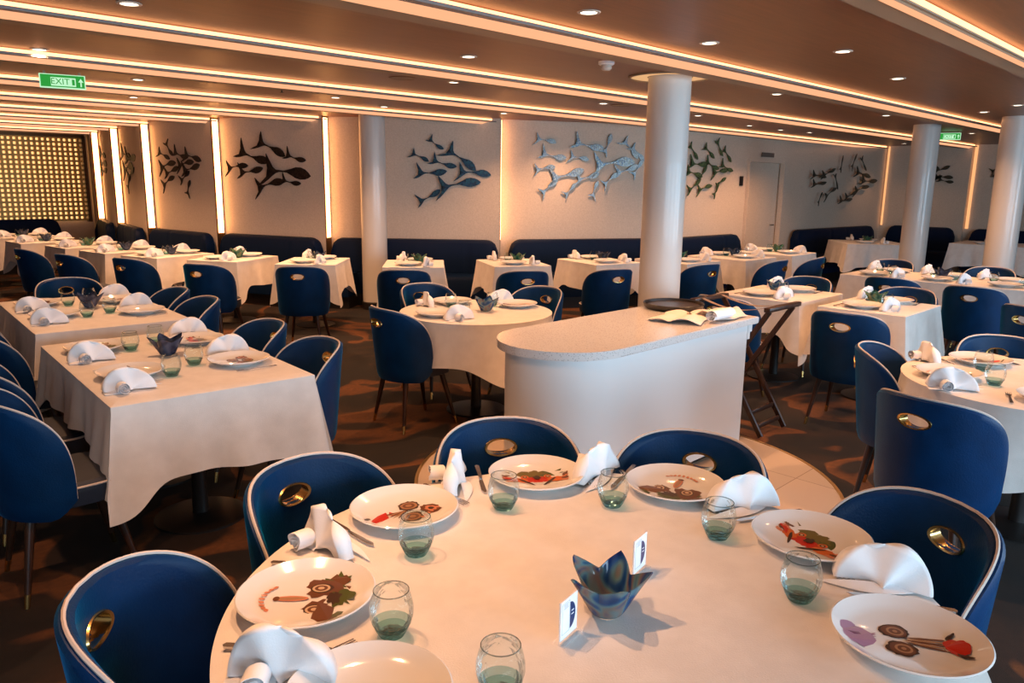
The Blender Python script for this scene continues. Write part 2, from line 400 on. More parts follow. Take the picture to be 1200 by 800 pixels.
# ceiling beams with LED profiles
BEAM = [(1.27, 17), (2.85, 17), (4.43, 16.95), (6.02, 16.9), (7.61, 7.4), (9.2, 5.75), (10.79, 5.0), (12.38, 4.68), (13.97, 4.78), (15.56, 4.98)]
for Y, X1 in BEAM:
    L_ = X1+2.95; xm = (X1-2.95)/2
    def strip2(prof, m, name, parent):
        bm = BM(); a = [bm.verts.new((-2.95, Y+y, z)) for y, z in prof]; c = [bm.verts.new((X1, Y+y, z)) for y, z in prof]
        k = len(prof)
        for i in range(k): bm.faces.new((a[i], a[(i+1) % k], c[(i+1) % k], c[i]))
        bm.faces.new(a); bm.faces.new(c)
        o = obj(name, bm, m, parent, False); return o
    if Y < 2:
        bo = strip2([(.03, 2.415), (.15, 2.415), (.15, 2.479), (.0, 2.479), (.0, 2.43)], M['beam'], 'trim_%d' % tn, None); bo['kind'] = 'structure'; tn += 1
        strip2([(.026, 2.409), (.034, 2.413), (.012, 2.427), (.004, 2.423)], M['led'], 'light_profile', bo)
        strip2([(-.018, 2.432), (-.001, 2.432), (-.001, 2.440), (-.018, 2.440)], M['beam'], 'profile_lip', bo)
        strip2([(-.010, 2.443), (-.001, 2.443), (-.001, 2.472), (-.010, 2.472)], M['cove'], 'cove_strip', bo)
        continue
    bo = strip2([(.09, 2.415), (.26, 2.415), (.26, 2.479), (.0, 2.479), (0, 2.445)], M['beam'], 'trim_%d' % tn, None); bo['kind'] = 'structure'; tn += 1
    strip2([(.0875, 2.408), (.0955, 2.414), (.006, 2.452), (-.002, 2.446)], M['led'], 'light_profile', bo)
    strip2([(-.055, 2.432), (-.003, 2.432), (-.003, 2.447), (-.055, 2.447)], M['lip'], 'profile_lip', bo)
    strip2([(-.012, 2.450), (-.003, 2.450), (-.003, 2.474), (-.012, 2.474)], M['cove'], 'cove_strip', bo)

# ------------------------------------------------------------------ columns
def column(x, y, label):
    t = empty('round_column', (x, y, 0), 0, label, 'column')
    b = BM(); lathe(b, [(.165, .10), (.165, H-.002)], 48); obj('shaft', b, M['column'], t)
    b = BM(); lathe(b, [(0.0, 0), (.18, 0), (.18, .09), (.165, .10), (0, .10)], 48); obj('base_ring', b, M['dark'], t)
    return t
column(5.95, 8.42, 'slim white round column against the wall left of the room centre')
c2 = column(5.27, 3.53, 'thick white round column standing behind the white counter')
column(11.35, 3.55, 'white round column right of the service door, farther back')
column(10.6, 2.35, 'white round column cut by the right edge of the picture')
for x, y, nm in ((5.27, 3.53, 'thick column behind the counter'),):
    t = empty('ceiling_light_ring', (x, y, H), 0, 'glowing round recess in the ceiling around the ' + nm, 'light')
    b = BM(); lathe(b, [(.30, -.001), (.30, -.012), (.32, -.012), (.32, -.001)], 64); obj('ring_trim', b, M['beam'], t)
    b = BM(); lathe(b, [(.172, -.003), (.298, -.003)], 64); obj('glowing_ring', b, emit('ring_glow', (1, .55, .25), .8), t, fix=False)
b = BM(); box(b, (10.25, 1.72, H/2), (.10, .18, H)); tag(obj('wall_post', b, M['column']), 'pale square post at the right picture edge beside the column', 'post')

# ------------------------------------------------------------------ banquettes along the wall
def banquette(pts, label, e0=True, e1=True, notch=None):
    pts = [Vector(p) for p in pts]
    seg = []
    for a, c in zip(pts, pts[1:]):
        k = max(2, int((c-a).length/.04))
        for i in range(k): seg.append(a.lerp(c, i/k))
    seg.append(pts[-1])
    L_ = [0]
    for a, c in zip(seg, seg[1:]): L_.append(L_[-1]+(c-a).length)
    T = L_[-1]
    nr = []
    for i in range(len(seg)):
        d = (seg[min(i+3, len(seg)-1)]-seg[max(i-3, 0)]).normalized(); n = Vector((d.y, -d.x))
        if n.dot(seg[i]) > 0: n = -n       # towards the room centre / camera
        nr.append(n)
    mid = seg[len(seg)//2]
    def strip(name, fn, m, parent):
        bm = BM(); rings = []
        for i, p in enumerate(seg):
            sec = fn(L_[i], T)
            rings.append([bm.verts.new((p.x+nr[i].x*o, p.y+nr[i].y*o, z)) for o, z in sec])
        k = len(rings[0])
        for a, c in zip(rings, rings[1:]):
            for q in range(k): bm.faces.new((a[q], a[(q+1) % k], c[(q+1) % k], c[q]))
        bm.faces.new(rings[0]); bm.faces.new(rings[-1])
        return obj(name, bm, m, parent)
    t = empty('banquette', (0, 0, 0), 0, label, 'banquette')
    def back(s, T):
        r = .16; h = .90
        e = min(s if e0 else 9, T-s if e1 else 9)
        if e < r: h -= r-math.sqrt(max(0, r*r-(r-e)**2))
        g = s % .62; dn = .012*math.exp(-(min(g, .62-g)/.012)**2)
        return [(.02, .46), (.17-dn, .46), (.15-dn, h-.05), (.12-dn, h-.008), (.05, h), (.02, h-.01)]
    def dp(s, full):
        if notch and notch[0] < s < notch[1]: return .19-(.57-full)*.2
        return full
    def seatf(s, T): return [(.02, .16), (dp(s, .56), .16), (dp(s, .57), .40), (dp(s, .54), .45), (.02, .458)]
    def plinth(s, T): return [(.02, .0), (dp(s, .50), .0), (dp(s, .50), .159), (.02, .159)]
    strip('backrest', back, M['banq'], t); strip('seat_cushion', seatf, M['banq'], t); strip('plinth', plinth, M['dark'], t)
    return t
bl = ['dark leather banquette under the dark fish shoal, left of the slim column', 'dark leather banquette section second from the slim column going left',
      'dark leather banquette section third from the slim column going left', 'dark leather banquette section fourth from the slim column going left',
      'dark leather banquette section fifth from the slim column going left', 'dark leather banquette section beside the lattice screen']
def inset(a, bb, k0, k1):
    d = (Vector(bb)-Vector(a)).normalized(); return tuple(Vector(a)+d*k0), tuple(Vector(bb)-d*k1)
for i in range(6):
    a, bb = inset(S[i+1], S[i], .02, .02)
    n = outn(a, bb)
    if n.dot(Vector(a)) < 0: n = -n
    banquette([off(a, n, -.02), off(bb, n, -.16)] if i < 5 else [off((a[0], a[1]-.75), n, -.02), off(bb, n, -.16)], bl[i], notch=(.36, .90) if i == 0 else None)
banquette([(7.53, 7.53), (9.28, 6.56), (9.88, 6.36), (11.45, 6.30)], 'long leather banquette behind the tables between slim column and service door')
banquette([(13.25, 6.2), (16.3, 6.0)], 'dark leather banquette right of the service door')
banquette([(16.93, 5.8), (16.93, 4.55)], 'dark leather banquette at the far right end wall')
banquette([(17.03, 4.3), (17.03, 1.0)], 'dark leather banquette behind the dim table at far right', True, False)
# lattice end banquette
banquette([(4.3, 15.95), (-2.0, 15.95)], 'dark leather banquette under the lattice screen')

# ------------------------------------------------------------------ mosaic fish on the wall
def fish_bm(bend=0.18):
    """one stylised fish lying in the xz plane, unit length, head to +x"""
    top = [(.50, 0), (.45, .045), (.38, .080), (.29, .098), (.20, .088), (.12, .055), (.05, .022), (-.04, .011), (-.14, .013), (-.20, .03), (-.26, .075), (-.31, .14), (-.345, .21), (-.40, .30),
           (-.395, .20), (-.375, .11), (-.335, .04), (-.32, .0)]
    bot = [(.45, -.045), (.38, -.080), (.29, -.098), (.20, -.088), (.12, -.055), (.05, -.022), (-.04, -.011), (-.14, -.013), (-.20, -.03), (-.27, -.075), (-.34, -.125), (-.43, -.175), (-.54, -.21),
           (-.46, -.135), (-.38, -.075), (-.335, -.03)]
    def bd(p): x, z = p; return (x, z + bend*((x-.1)**2)*.9 - .03)
    n = len(top)
    bm = BM()
    poly = [bd(p) for p in top] + [bd(p) for p in reversed(bot)]
    # spine based strips so that the outline triangulates cleanly
    vs = [bm.verts.new((x, 0, z)) for x, z in poly]
    f = bm.faces.new(vs)
    bmesh.ops.triangulate(bm, faces=[f])
    r = bmesh.ops.extrude_face_region(bm, geom=list(bm.faces))
    for v in [g for g in r['geom'] if isinstance(g, bmesh.types.BMVert)]: v.co.y = -.035
    return bm
FM = {}
for sgn in (1, -1):
    b = fish_bm(.22*sgn); me = bpy.data.meshes.new('fish'); bmesh.ops.recalc_face_normals(b, faces=b.faces); b.to_mesh(me); b.free(); FM[sgn] = me
def shoal(a, bb, lst, m, label, k=.02, proud=0.14, tot=None, zs=1.0):
    n = outn(a, bb)
    if n.dot(Vector((a[0], a[1]))) < 0: n = -n
    A = Vector(a); d = (Vector(bb)-A); T = d.length; d.normalize()
    t = empty('fish_shoal_relief', (A.x, A.y, 0), math.atan2(d.y, d.x), label, 'wall sculpture')
    for i, (u, z, L_, an) in enumerate(lst):
        me = FM[1 if i % 2 else -1].copy(); me.materials.clear(); me.materials.append(m)
        o = bpy.data.objects.new('fish', me); C.objects.link(o); o.parent = t
        yy = -(k + proud*u/T) if d.x*0+1 else 0
        # local +y of the run points away from the room when n is its left normal
        s = 1 if Vector((-d.y, d.x)).dot(n) > 0 else -1
        o.location = (u, s*yy, z); o.rotation_euler = (0, -math.radians(an), 0)
        o.scale = (L_*.96, .4, L_*.98*zs)
    return t
SH = {
'IH': [(0.61, 1.91, 0.6, -1.0), (0.62, 1.76, 0.5, 6.0), (0.61, 2.06, 0.5, -8.0)],
'HG': [(0.56, 2.03, 0.6, -11.0), (0.89, 1.96, 0.6, 2.0), (0.63, 1.83, 0.6, 9.0), (0.83, 1.72, 0.44, 25.0), (0.62, 1.58, 0.32, 49.0)],
'GF': [(1.15, 1.97, 0.44, -13.0), (0.84, 1.99, 0.38, -13.0), (0.95, 1.88, 0.43, 9.0), (1.09, 1.8, 0.46, 13.0), (0.46, 1.86, 0.45, 12.0), (0.57, 1.76, 0.39, 19.0), (0.45, 1.62, 0.38, 26.0), (0.92, 1.68, 0.3, 34.0), (0.99, 1.52, 0.26, 68.0), (0.55, 2.08, 0.28, -50.0), (0.39, 2.0, 0.33, -20.0)],
'FE': [(1.15, 1.79, 0.84, -5.0), (0.59, 1.97, 0.6, -15.0), (0.91, 2.1, 0.55, -24.0), (1.31, 1.95, 0.37, -13.0), (0.29, 1.84, 0.41, 7.0), (0.53, 1.77, 0.46, 10.0), (0.85, 1.61, 0.54, 13.0), (1.22, 1.63, 0.35, -8.0)],
'ED': [(1.77, 1.98, 0.54, -34.0), (1.43, 2.15, 0.27, -34.0), (1.22, 1.99, 0.29, -24.0), (1.53, 1.9, 0.39, -14.0), (1.93, 1.8, 0.5, -4.0), (1.36, 1.78, 0.46, 4.0), (1.72, 1.65, 0.64, 9.0), (1.33, 1.46, 0.39, 30.0)],
'DC': [(0.62, 2.24, 0.34, -8.0), (0.73, 2.03, 0.42, -8.0), (0.61, 1.87, 0.34, 10.0), (0.93, 1.78, 0.57, 15.0), (0.67, 1.61, 0.34, 39.0), (1.24, 2.18, 0.51, -9.0), (1.11, 2.02, 0.33, -8.0), (1.24, 1.75, 0.4, 15.0), (1.35, 1.58, 0.28, 70.0), (0.99, 1.57, 0.26, 49.0), (1.62, 1.97, 0.7, 6.0), (1.53, 2.19, 0.33, 70.0), (1.89, 2.16, 0.4, -45.0), (1.83, 1.86, 0.41, 19.0), (1.58, 1.73, 0.32, 39.0), (2.0, 1.88, 0.31, 59.0), (2.0, 2.10, 0.33, -44.0)],
'DC2': [(0.9, 2.15, 0.35, -40.0), (1.04, 1.97, 0.54, 1.0), (0.94, 1.84, 0.48, -10.0), (1.16, 1.83, 0.33, 47.0), (1.62, 1.88, 0.47, 7.0), (1.81, 1.93, 0.41, -15.0), (1.67, 1.71, 0.33, 30.0), (1.56, 1.59, 0.28, 61.0), (1.23, 1.63, 0.43, 12.0), (0.96, 1.65, 0.41, 31.0), (1.31, 2.16, 0.37, -30.0), (1.58, 2.22, 0.33, -50.0), (1.81, 2.13, 0.35, -38.0), (1.4, 1.96, 0.43, -16.0)],
'DC3': [(4.73, 1.86, 0.6, -4.0), (4.76, 1.71, 0.58, 5.0), (4.84, 1.45, 0.27, 59.0), (5.08, 1.91, 0.58, 16.0), (5.23, 1.56, 0.53, 22.0), (5.57, 2.08, 0.32, 80.0), (6.07, 2.14, 0.36, 59.0), (6.5, 2.1, 0.41, -41.0), (6.51, 1.92, 0.76, -8.0), (6.8, 1.78, 0.81, 1.0), (6.5, 1.64, 0.71, 9.0), (5.87, 1.41, 0.6, 4.0), (5.43, 1.76, 0.36, -58.0), (6.07, 1.51, 0.57, 15.0)],
'CB': [(.85, 2.1, 0.42, -21.0), (1.05, 2.02, 0.35, 22.0), (1.1, 1.88, 0.39, 0.0), (1.15, 1.80, 0.33, -10.0), (.95, 1.83, 0.32, 34.0)],
'B': [(0.28, 2.05, 0.3, 35.0), (0.34, 1.87, 0.3, -21.0)]}
shoal(S[5], S[4], SH['IH'], M['fish_bronze'], 'small dark fish shoal on the wall panel nearest the lattice screen')
shoal(S[4], S[3], SH['HG'], M['fish_bronze'], 'dark fish shoal on the second wall panel from the lattice screen')
shoal(S[3], S[2], SH['GF'], M['fish_bronze'], 'crowded bronze fish shoal trailing down the third wall panel')
shoal(S[2], S[1], SH['FE'], M['fish_bronze'], 'black fish shoal with one large fish on the fourth wall panel')
shoal(S[1], S[0], SH['ED'], M['fish_navy'], 'navy and black fish shoal on the panel beside the slim column')
shoal((7.45, 7.61), (9.3, 6.6), SH['DC'], M['fish_sky'], 'pale blue mosaic fish shoal left of the thick column', .02, 0)
shoal((9.9, 6.40), (16.95, 6.10), [(u-.6, z, l, a) for u, z, l, a in SH['DC2']], M['fish_green'], 'green mosaic fish shoal right of the thick column', .03, 0, zs=.8)
shoal((9.9, 6.37), (16.95, 5.99), [(u-.6, z, l, a) for u, z, l, a in SH['DC3']], M['fish_dark'], 'smoky fish shoal in a ring right of the service door', .035, 0, zs=.55)
shoal((16.95, 6.0), (16.95, 4.5), SH['CB'], M['fish_dark'], 'dark fish shoal on the end wall between two light strips', .02, 0)
shoal((17.05, 4.3), (17.05, 2.4), SH['B'], M['fish_dark'], 'dark fish pair at the far right behind the edge column', .02, 0)

# ------------------------------------------------------------------ chair
def make_chair():
    t = empty('dining_chair')
    phm = math.radians(96)
    def mp(u, z, o=0):     # u = angle, z = height, o = outward offset
        tt = (z-.36)/.48
        rx = .205+.055*tt+o; ry = .235+.025*tt+o
        return Vector((-rx*math.cos(u)*1.0, ry*math.sin(u), z))
    out = []
    K = 56
    for i in range(K+1):
        a = PI*i/K; cx_ = math.cos(a); sx_ = math.sin(a); e = 2/2.8
        out.append((phm*math.copysign(abs(cx_)**e, cx_)*-1, .415+.425*abs(sx_)**e))
    nb = 24
    for i in range(1, nb):
        tt = i/nb; u = phm-2*phm*tt
        out.append((u*.97, .345+.05*max(0, abs(2*tt-1)-.8)/.2))
    n = len(out); hc = (0, .742)
    ho = []
    for u, z in out:
        a = math.atan2((z-hc[1])*.26, (u-hc[0])*.26*.26*1.0)
        a = math.atan2((z-hc[1])/.42, (u-hc[0])/1.6)
        ho.append((.225*math.cos(a), hc[1]+.027*math.sin(a)))
    rings = 9
    bm = BM()
    def sheet(o, mi, tk=0):
        V = []
        for r in range(rings+1):
            k = (r/rings)**.8; row = []
            for (u0, z0), (u1, z1) in zip(ho, out):
                u, z = u0+(u1-u0)*k, z0+(z1-z0)*k
                oo = o
                if r == rings: oo = o*.55
                row.append(bm.verts.new(mp(u, z, oo)))
            V.append(row)
        for r in range(rings):
            for i in range(n):
                j = (i+1) % n
                bm.faces.new((V[r][i], V[r][j], V[r+1][j], V[r+1][i])).material_index = mi
        return V
    A = sheet(.018, 0); B_ = sheet(-.018, 0)
    for i in range(n):
        j = (i+1) % n
        bm.faces.new((A[-1][i], A[-1][j], B_[-1][j], B_[-1][i])); bm.faces.new((A[0][i], A[0][j], B_[0][j], B_[0][i]))
    back = obj('backrest', bm, M['leather'], t)
    b = BM(); tube(b, [mp(u, z, 0.0)+ (Vector((0, 0, .004))) for u, z in out[:K+1]], .0048, 6); obj('piping', b, M['piping'], back)
    b = BM()
    el = []
    for k in range(28):
        a = 2*PI*k/28; el.append((.235*math.cos(a), hc[1]+.030*math.sin(a)))
    # brass grommet: flat oval sleeve through the shell
    R_ = [[b.verts.new(mp(u*s_, hc[1]+(z-hc[1])*s_, o)) for u, z in el] for s_, o in ((1.12, .019), (1.08, .024), (.93, .023), (.90, 0), (.93, -.023), (1.08, -.024), (1.12, -.019))]
    for p, q in zip(R_, R_[1:]):
        for i in range(28): j = (i+1) % 28; b.faces.new((p[i], p[j], q[j], q[i]))
    obj('handle_ring', b, M['brass'], back)
    # seat
    b = BM()
    sh = []
    for k in range(40):
        a = 2*PI*k/40; c_, s_ = math.cos(a), math.sin(a); e = 2/3.2
        sh.append((.035+.215*math.copysign(abs(c_)**e, c_), .205*math.copysign(abs(s_)**e, s_)))
    def lay(k, z): return [b.verts.new((.02+(x-.02)*k, y*k, z)) for x, y in sh]
    Ls = [lay(.93, .365), lay(1.0, .372), lay(1.01, .425), lay(1.0, .452), lay(.93, .468), lay(.5, .474)]
    for p, q in zip(Ls, Ls[1:]):
        for i in range(40): j = (i+1) % 40; b.faces.new((p[i], p[j], q[j], q[i]))
    b.faces.new(Ls[0]); b.faces.new(Ls[-1]); st = obj('seat', b, M['seat'], t)
    b = BM(); tube(b, [(.02+(x-.02)*1.012, y*1.012, .45) for x, y in sh], .005, 6, True); obj('piping', b, M['piping'], st)
    for sx in (1, -1):
        for sy in (1, -1):
            b = BM(); p0 = Vector((.02+.145*sx, .14*sy, .366)); p1 = Vector((.03+.205*sx, .19*sy, .055)); p2 = p0.lerp(p1, 366/311*1.0); p2.z = 0
            tube(b, [p0, p1], [.021, .012], 10); lg = obj('leg', b, M['wood'], t)
            b = BM(); tube(b, [p1, p2], [.0128, .0105], 10); obj('brass_ferrule', b, M['brass'], lg)
    return t
CHAIR = Proto(make_chair(), 'chair')
def chair(bx, by, deg, label, back=.25):
    """bx, by: where the middle of the back stands; deg: the way the chair faces"""
    a = math.radians(deg)
    return CHAIR.put((bx+back*math.cos(a), by+back*math.sin(a), 0), a, label)

# ------------------------------------------------------------------ tables and cloths
def skirt_ring(kind, w_, d_, r, n):
    """outline points with outward normals, local frame; returns (x, y, nx, ny, cornerness, side)"""
    P = []
    if kind == 'round':
        for i in range(n):
            a = 2*PI*i/n; P.append((r*math.cos(a), r*math.sin(a), math.cos(a), math.sin(a), 0, 0, a))
        return P
    rc = .012
    per = 2*(w_+d_)
    cs = [(-w_/2, -d_/2), (w_/2, -d_/2), (w_/2, d_/2), (-w_/2, d_/2)]
    nm = [(0, -1), (1, 0), (0, 1), (-1, 0)]
    for k in range(4):
        a, c = cs[k], cs[(k+1) % 4]; L_ = math.hypot(c[0]-a[0], c[1]-a[1]); m = max(12, int(n*L_/per))
        for i in range(m):
            # denser near the corners
            u = i/m; u = .5-.5*math.cos(PI*u)
            x, y = a[0]+(c[0]-a[0])*u, a[1]+(c[1]-a[1])*u
            dc = min(u, 1-u)*L_
            nx, ny = nm[k]
            if u < .5: o = nm[k-1]
            else: o = nm[(k+1) % 4]
            wgt = .5*math.exp(-(dc/.05)**2)
            vx, vy = nx*(1-wgt)+o[0]*wgt, ny*(1-wgt)+o[1]*wgt; l_ = math.hypot(vx, vy)
            P.append((x, y, vx/l_, vy/l_, math.exp(-(dc/.10)**2), k, k*7+u*L_))
    return P
def tablecloth(kind, w_=.8, d_=.65, r=.8, drops=(.27, .27, .27, .27), corner=.15, seed=0, folds=1.0, n=200, flare=.035, square=.0, z=.75, rot45=0):
    rnd = random.Random(seed); ph = [rnd.uniform(0, 6.28) for _ in range(6)]
    P = skirt_ring(kind, w_, d_, r, n); N = len(P); bm = BM()
    def hang(p, t):
        x, y, nx, ny, cn, side, s = p
        if kind == 'round':
            dr = drops[0] + square*abs(math.cos(2*(s+rot45)))**3
            amp = .020*folds*t*(1+.6*math.sin(3*s+ph[1]))
            wv = math.sin(s*r*19+ph[0]+1.5*math.sin(2*s+ph[2]))
            o = flare*t*.8+amp*wv + .05*square*abs(math.cos(2*(s+rot45)))**3*t
            q = s
        else:
            dr = drops[side]
            wv = math.sin(s*13+ph[0])+.6*math.sin(s*29+ph[1]+side)
            amp = .015*folds*t*(1-cn)
            dr = dr*(1-cn)+cn*(max(drops[side], drops[side-1], drops[(side+1) % 4])+corner) if False else dr+cn*corner
            dr += .012*math.sin(s*9+ph[3])*(1-cn)
            o = flare*t*(1-cn)+amp*wv + cn*t*.085
        return (x+nx*o, y+ny*o, z-.004-dr*t)
    rows = []
    for k in (1-.10, 1-.03):
        rows.append([bm.verts.new((p[0]-(p[2]*(1-k)*min(w_, d_, r*1.2)*.5 if kind != 'round' else p[0]*(1-k)), p[1]-(p[3]*(1-k)*min(w_, d_, r*1.2)*.5 if kind != 'round' else p[1]*(1-k)), z)) for p in P])
    if kind != 'round':
        for row in rows: 
            for v in row: bm.verts.remove(v)
        rows = []
        for k in (.9, .985):
            rows.append([bm.verts.new((p[0]*k, p[1]*k, z)) for p in P])
    rows.append([bm.verts.new((p[0]+p[2]*.004, p[1]+p[3]*.004, z-.004)) for p in P])
    for t in (.08, .2, .35, .5, .65, .8, .92, 1): rows.append([bm.verts.new(hang(p, t)) for p in P])
    for a, c in zip(rows, rows[1:]):
        for i in range(N):
            j = (i+1) % N; bm.faces.new((a[i], a[j], c[j], c[i]))
    # gently creased top
    cvt = bm.verts.new((0, 0, z))
    mid = [bm.verts.new((v.co.x*.5, v.co.y*.5, z+.0004*math.sin(v.co.x*9+ph[4]))) for v in rows[0]]
    for i in range(N):
        j = (i+1) % N; bm.faces.new((rows[0][i], rows[0][j], mid[j], mid[i])); bm.faces.new((mid[i], mid[j], cvt))
    return obj('tablecloth', bm, M['cloth'])
def table(kind, x, y, deg, label, cname, w_=.8, d_=.65, r=.8, cl=None, seed=0, **kw):
    t = empty('dining_table', (x, y, 0), math.radians(deg), 'table under the white cloth, ' + label, 'table')
    b = BM()
    if kind == 'round': lathe(b, [(0, .712), (r-.012, .712), (r-.008, .72), (r-.008, .735), (r-.012, .743), (0, .743)], 64)
    else: box(b, (0, 0, .728), (w_-.02, d_-.02, .03), bev=.003)
    obj('tabletop', b, M['wood'], t)
    if kind == 'round' or max(w_, d_) < 1.2: ps = [(0, 0)]
    else: ps = [(0, -d_/2+.4), (0, d_/2-.4)]
    for px, py in ps:
        b = BM(); lathe(b, [(.04, .03), (.035, .2), (.035, .65), (.06, .711)], 20, (px, py, 0)); lg = obj('pedestal', b, M['dark'], t)
        b = BM(); lathe(b, [(0, 0), (.22, 0), (.22, .012), (.05, .03), (0, .03)], 32, (px, py, 0)); obj('base_plate', b, M['dark'], lg)
    c_ = tablecloth(kind, w_, d_, r, seed=seed, **kw)
    c_.location = (x, y, 0); c_.rotation_euler = (0, 0, math.radians(deg)); tag(c_, cname, 'tablecloth')
    return t

# ------------------------------------------------------------------ tableware
def make_plate(kind):
    t = empty('plate')
    b = BM(); R = .152
    lathe(b, [(0, .004), (.07, .004), (.075, 0), (.082, 0), (.088, .006), (.12, .016), (R-.002, .030), (R, .033), (R-.003, .035), (.125, .022), (.105, .0125), (0, .0105)], 56)
    obj('dish', b, M['plate'], t)
    if kind == 'plain': return t
    b = BM(); cols = []; lvl = [0]
    def mi(c):
        if c not in cols: cols.append(c)
        return cols.index(c)
    rnd = random.Random(hash(kind) % 99 if False else len(kind))
    def ell(x, y, rx, ry, a, c, jag=0, n=26):
        x, y, rx, ry = x*1.22, y*1.22, rx*1.22, ry*1.22
        lvl[0] += 1; z0 = .0112+lvl[0]*.00012; vs = []
        ca, sa = math.cos(a), math.sin(a)
        for i in range(n):
            th = 2*PI*i/n; k = 1+jag*(rnd.random()-.5)
            px, py = rx*k*math.cos(th), ry*k*math.sin(th)
            X, Y_ = x+px*ca-py*sa, y+px*sa+py*ca; rr = math.hypot(X, Y_)
            vs.append(b.verts.new((X, Y_, z0+max(0, rr-.10)*.45)))
        f = b.faces.new(vs); f.material_index = mi(c)
    def ring(x, y, rx, ry, c, w_=.25, a=0):
        ell(x, y, rx, ry, a, c); ell(x, y, rx*(1-w_), ry*(1-w_), a, 'cream')
    # local frame: +x points to the table centre, y to the left; the face reads from the seat
    if kind in ('eyes', 'eyes_pale'):
        for s in (-1, 1):
            ell(.03, .04*s, .040, .034, .4*s, 'brown', .5); ell(.045, .055*s, .026, .024, 0, 'green', .7)
            ell(.03, .04*s, .030, .025, 0, 'brown', .15); ell(.022, .036*s, .021, .017, 0, 'dkbrown', .1)
            ell(.02, .036*s, .0165, .0135, 0, 'cream'); ell(.02, .036*s, .012, .010, 0, 'brown'); ell(.02, .036*s, .006, .005, 0, 'cream')
        ell(.062, .0, .02, .028, 0, 'green', .8); ell(.05, .0, .012, .02, 0, 'dkbrown', .6)
        ell(-.028, 0, .032, .009, 0, 'salmon'); ell(-.028, 0, .026, .005, 0, 'tan'); ell(-.055, 0, .006, .008, 0, 'brown')
        for k in range(9):
            an = -1.0+2.0*k/8; ell(-.045-.035*math.cos(an), .045*math.sin(an), .0055, .0038, an, 'salmon', .3)
    elif kind == 'lobster':
        ell(0, .045, .034, .042, .3, 'red', .25); ell(0, -.045, .034, .042, -.3, 'red', .25); ell(.008, 0, .024, .035, 0, 'red', .3)
        ell(-.022, .035, .020, .045, .3, 'green', .7); ell(-.024, -.035, .018, .045, -.3, 'olive', .7); ell(-.028, 0, .016, .03, 0, 'olive', .7)
        for s in (-1, 1):
            ell(.014, .05*s, .014, .028, .4*s, 'orange', .3); ell(-.004, .03*s, .011, .010, 0, 'orange'); ell(-.004, .03*s, .0065, .006, 0, 'dkbrown'); ell(-.004, .03*s, .003, .003, 0, 'cream')
            for k in range(4): ell(.02-.012*k, (.072+.002*k)*s, .005, .012, .3*s+k*.2, 'brown' if k % 2 else 'salmon', .4)
            ell(.03, .03*s, .004, .03, .9*s, 'dkbrown', .2)
        ell(.004, 0, .012, .01, 0, 'dkbrown', .4)
    elif kind == 'claw':
        ell(.012, .055, .018, .034, .25, 'red', .15); ell(.016, .058, .010, .02, .3, 'orange', .2); ell(.02, .09, .004, .016, .5, 'dkbrown', .3)
        for k in range(5): ell(.01-.004*k, .022-.004*k, .003, .03, -.3+.18*k, 'tan' if k % 2 else 'brown', .2)
        for x, y in ((.018, -.028), (-.034, .004)):
            ell(x, y, .023, .027, .2, 'dkbrown', .2); ell(x, y, .018, .021, 0, 'tan', .1); ell(x, y, .013, .015, 0, 'brown'); ell(x, y, .007, .008, 0, 'tan')
        ell(-.028, -.055, .024, .022, 0, 'brown', .35); ell(-.03, -.056, .015, .014, 0, 'salmon', .3); ell(-.03, -.056, .008, .007, 0, 'dkbrown')
        for k in range(6): ell(-.052+.003*k, -.01-.012*k, .005, .004, 0, 'salmon', .3)
    elif kind == 'shell':
        ell(-.005, .078, .036, .030, .2, 'lilac', .25); ell(-.005, .078, .031, .026, .2, 'purple', .2)
        for k in range(6): ell(-.005+.004*k-.01, .078-.004*k, .026-.003*k, .0016, 1.2+.2*k, 'lilac')
        for x, y in ((.026, .018), (-.026, .014)):
            ell(x, y, .022, .025, .2, 'dkbrown', .2); ell(x, y, .018, .020, 0, 'brown', .1); ell(x, y-.002, .013, .014, 0, 'tan'); ell(x, y-.002, .009, .010, 0, 'brown'); ell(x, y-.002, .004, .004, 0, 'tan')
        for k in range(5): ell(-.012+.006*k, -.03, .0028, .034, -.16+.08*k, 'tan' if k % 2 else 'brown', .3)
        ell(0, -.074, .024, .020, 0, 'red', .2); ell(.006, -.074, .011, .008, 0, 'orange', .2)
        ell(.03, -.07, .004, .014, .9, 'dkbrown'); ell(-.028, -.08, .004, .014, -.7, 'dkbrown')
    o = obj('printed_motif', b, [M['p_'+c] for c in cols], t, False, False)
    o['label'] = dict(eyes='brown printed shellfish eyes with green weed', eyes_pale='brown printed shellfish face', lobster='red and green printed lobster', claw='printed red claw and brown shells', shell='printed purple shell and brown snails')[kind]
    return t
PL = {k: Proto(make_plate(k), 'plate') for k in ('plain', 'eyes', 'lobster', 'claw', 'shell')}
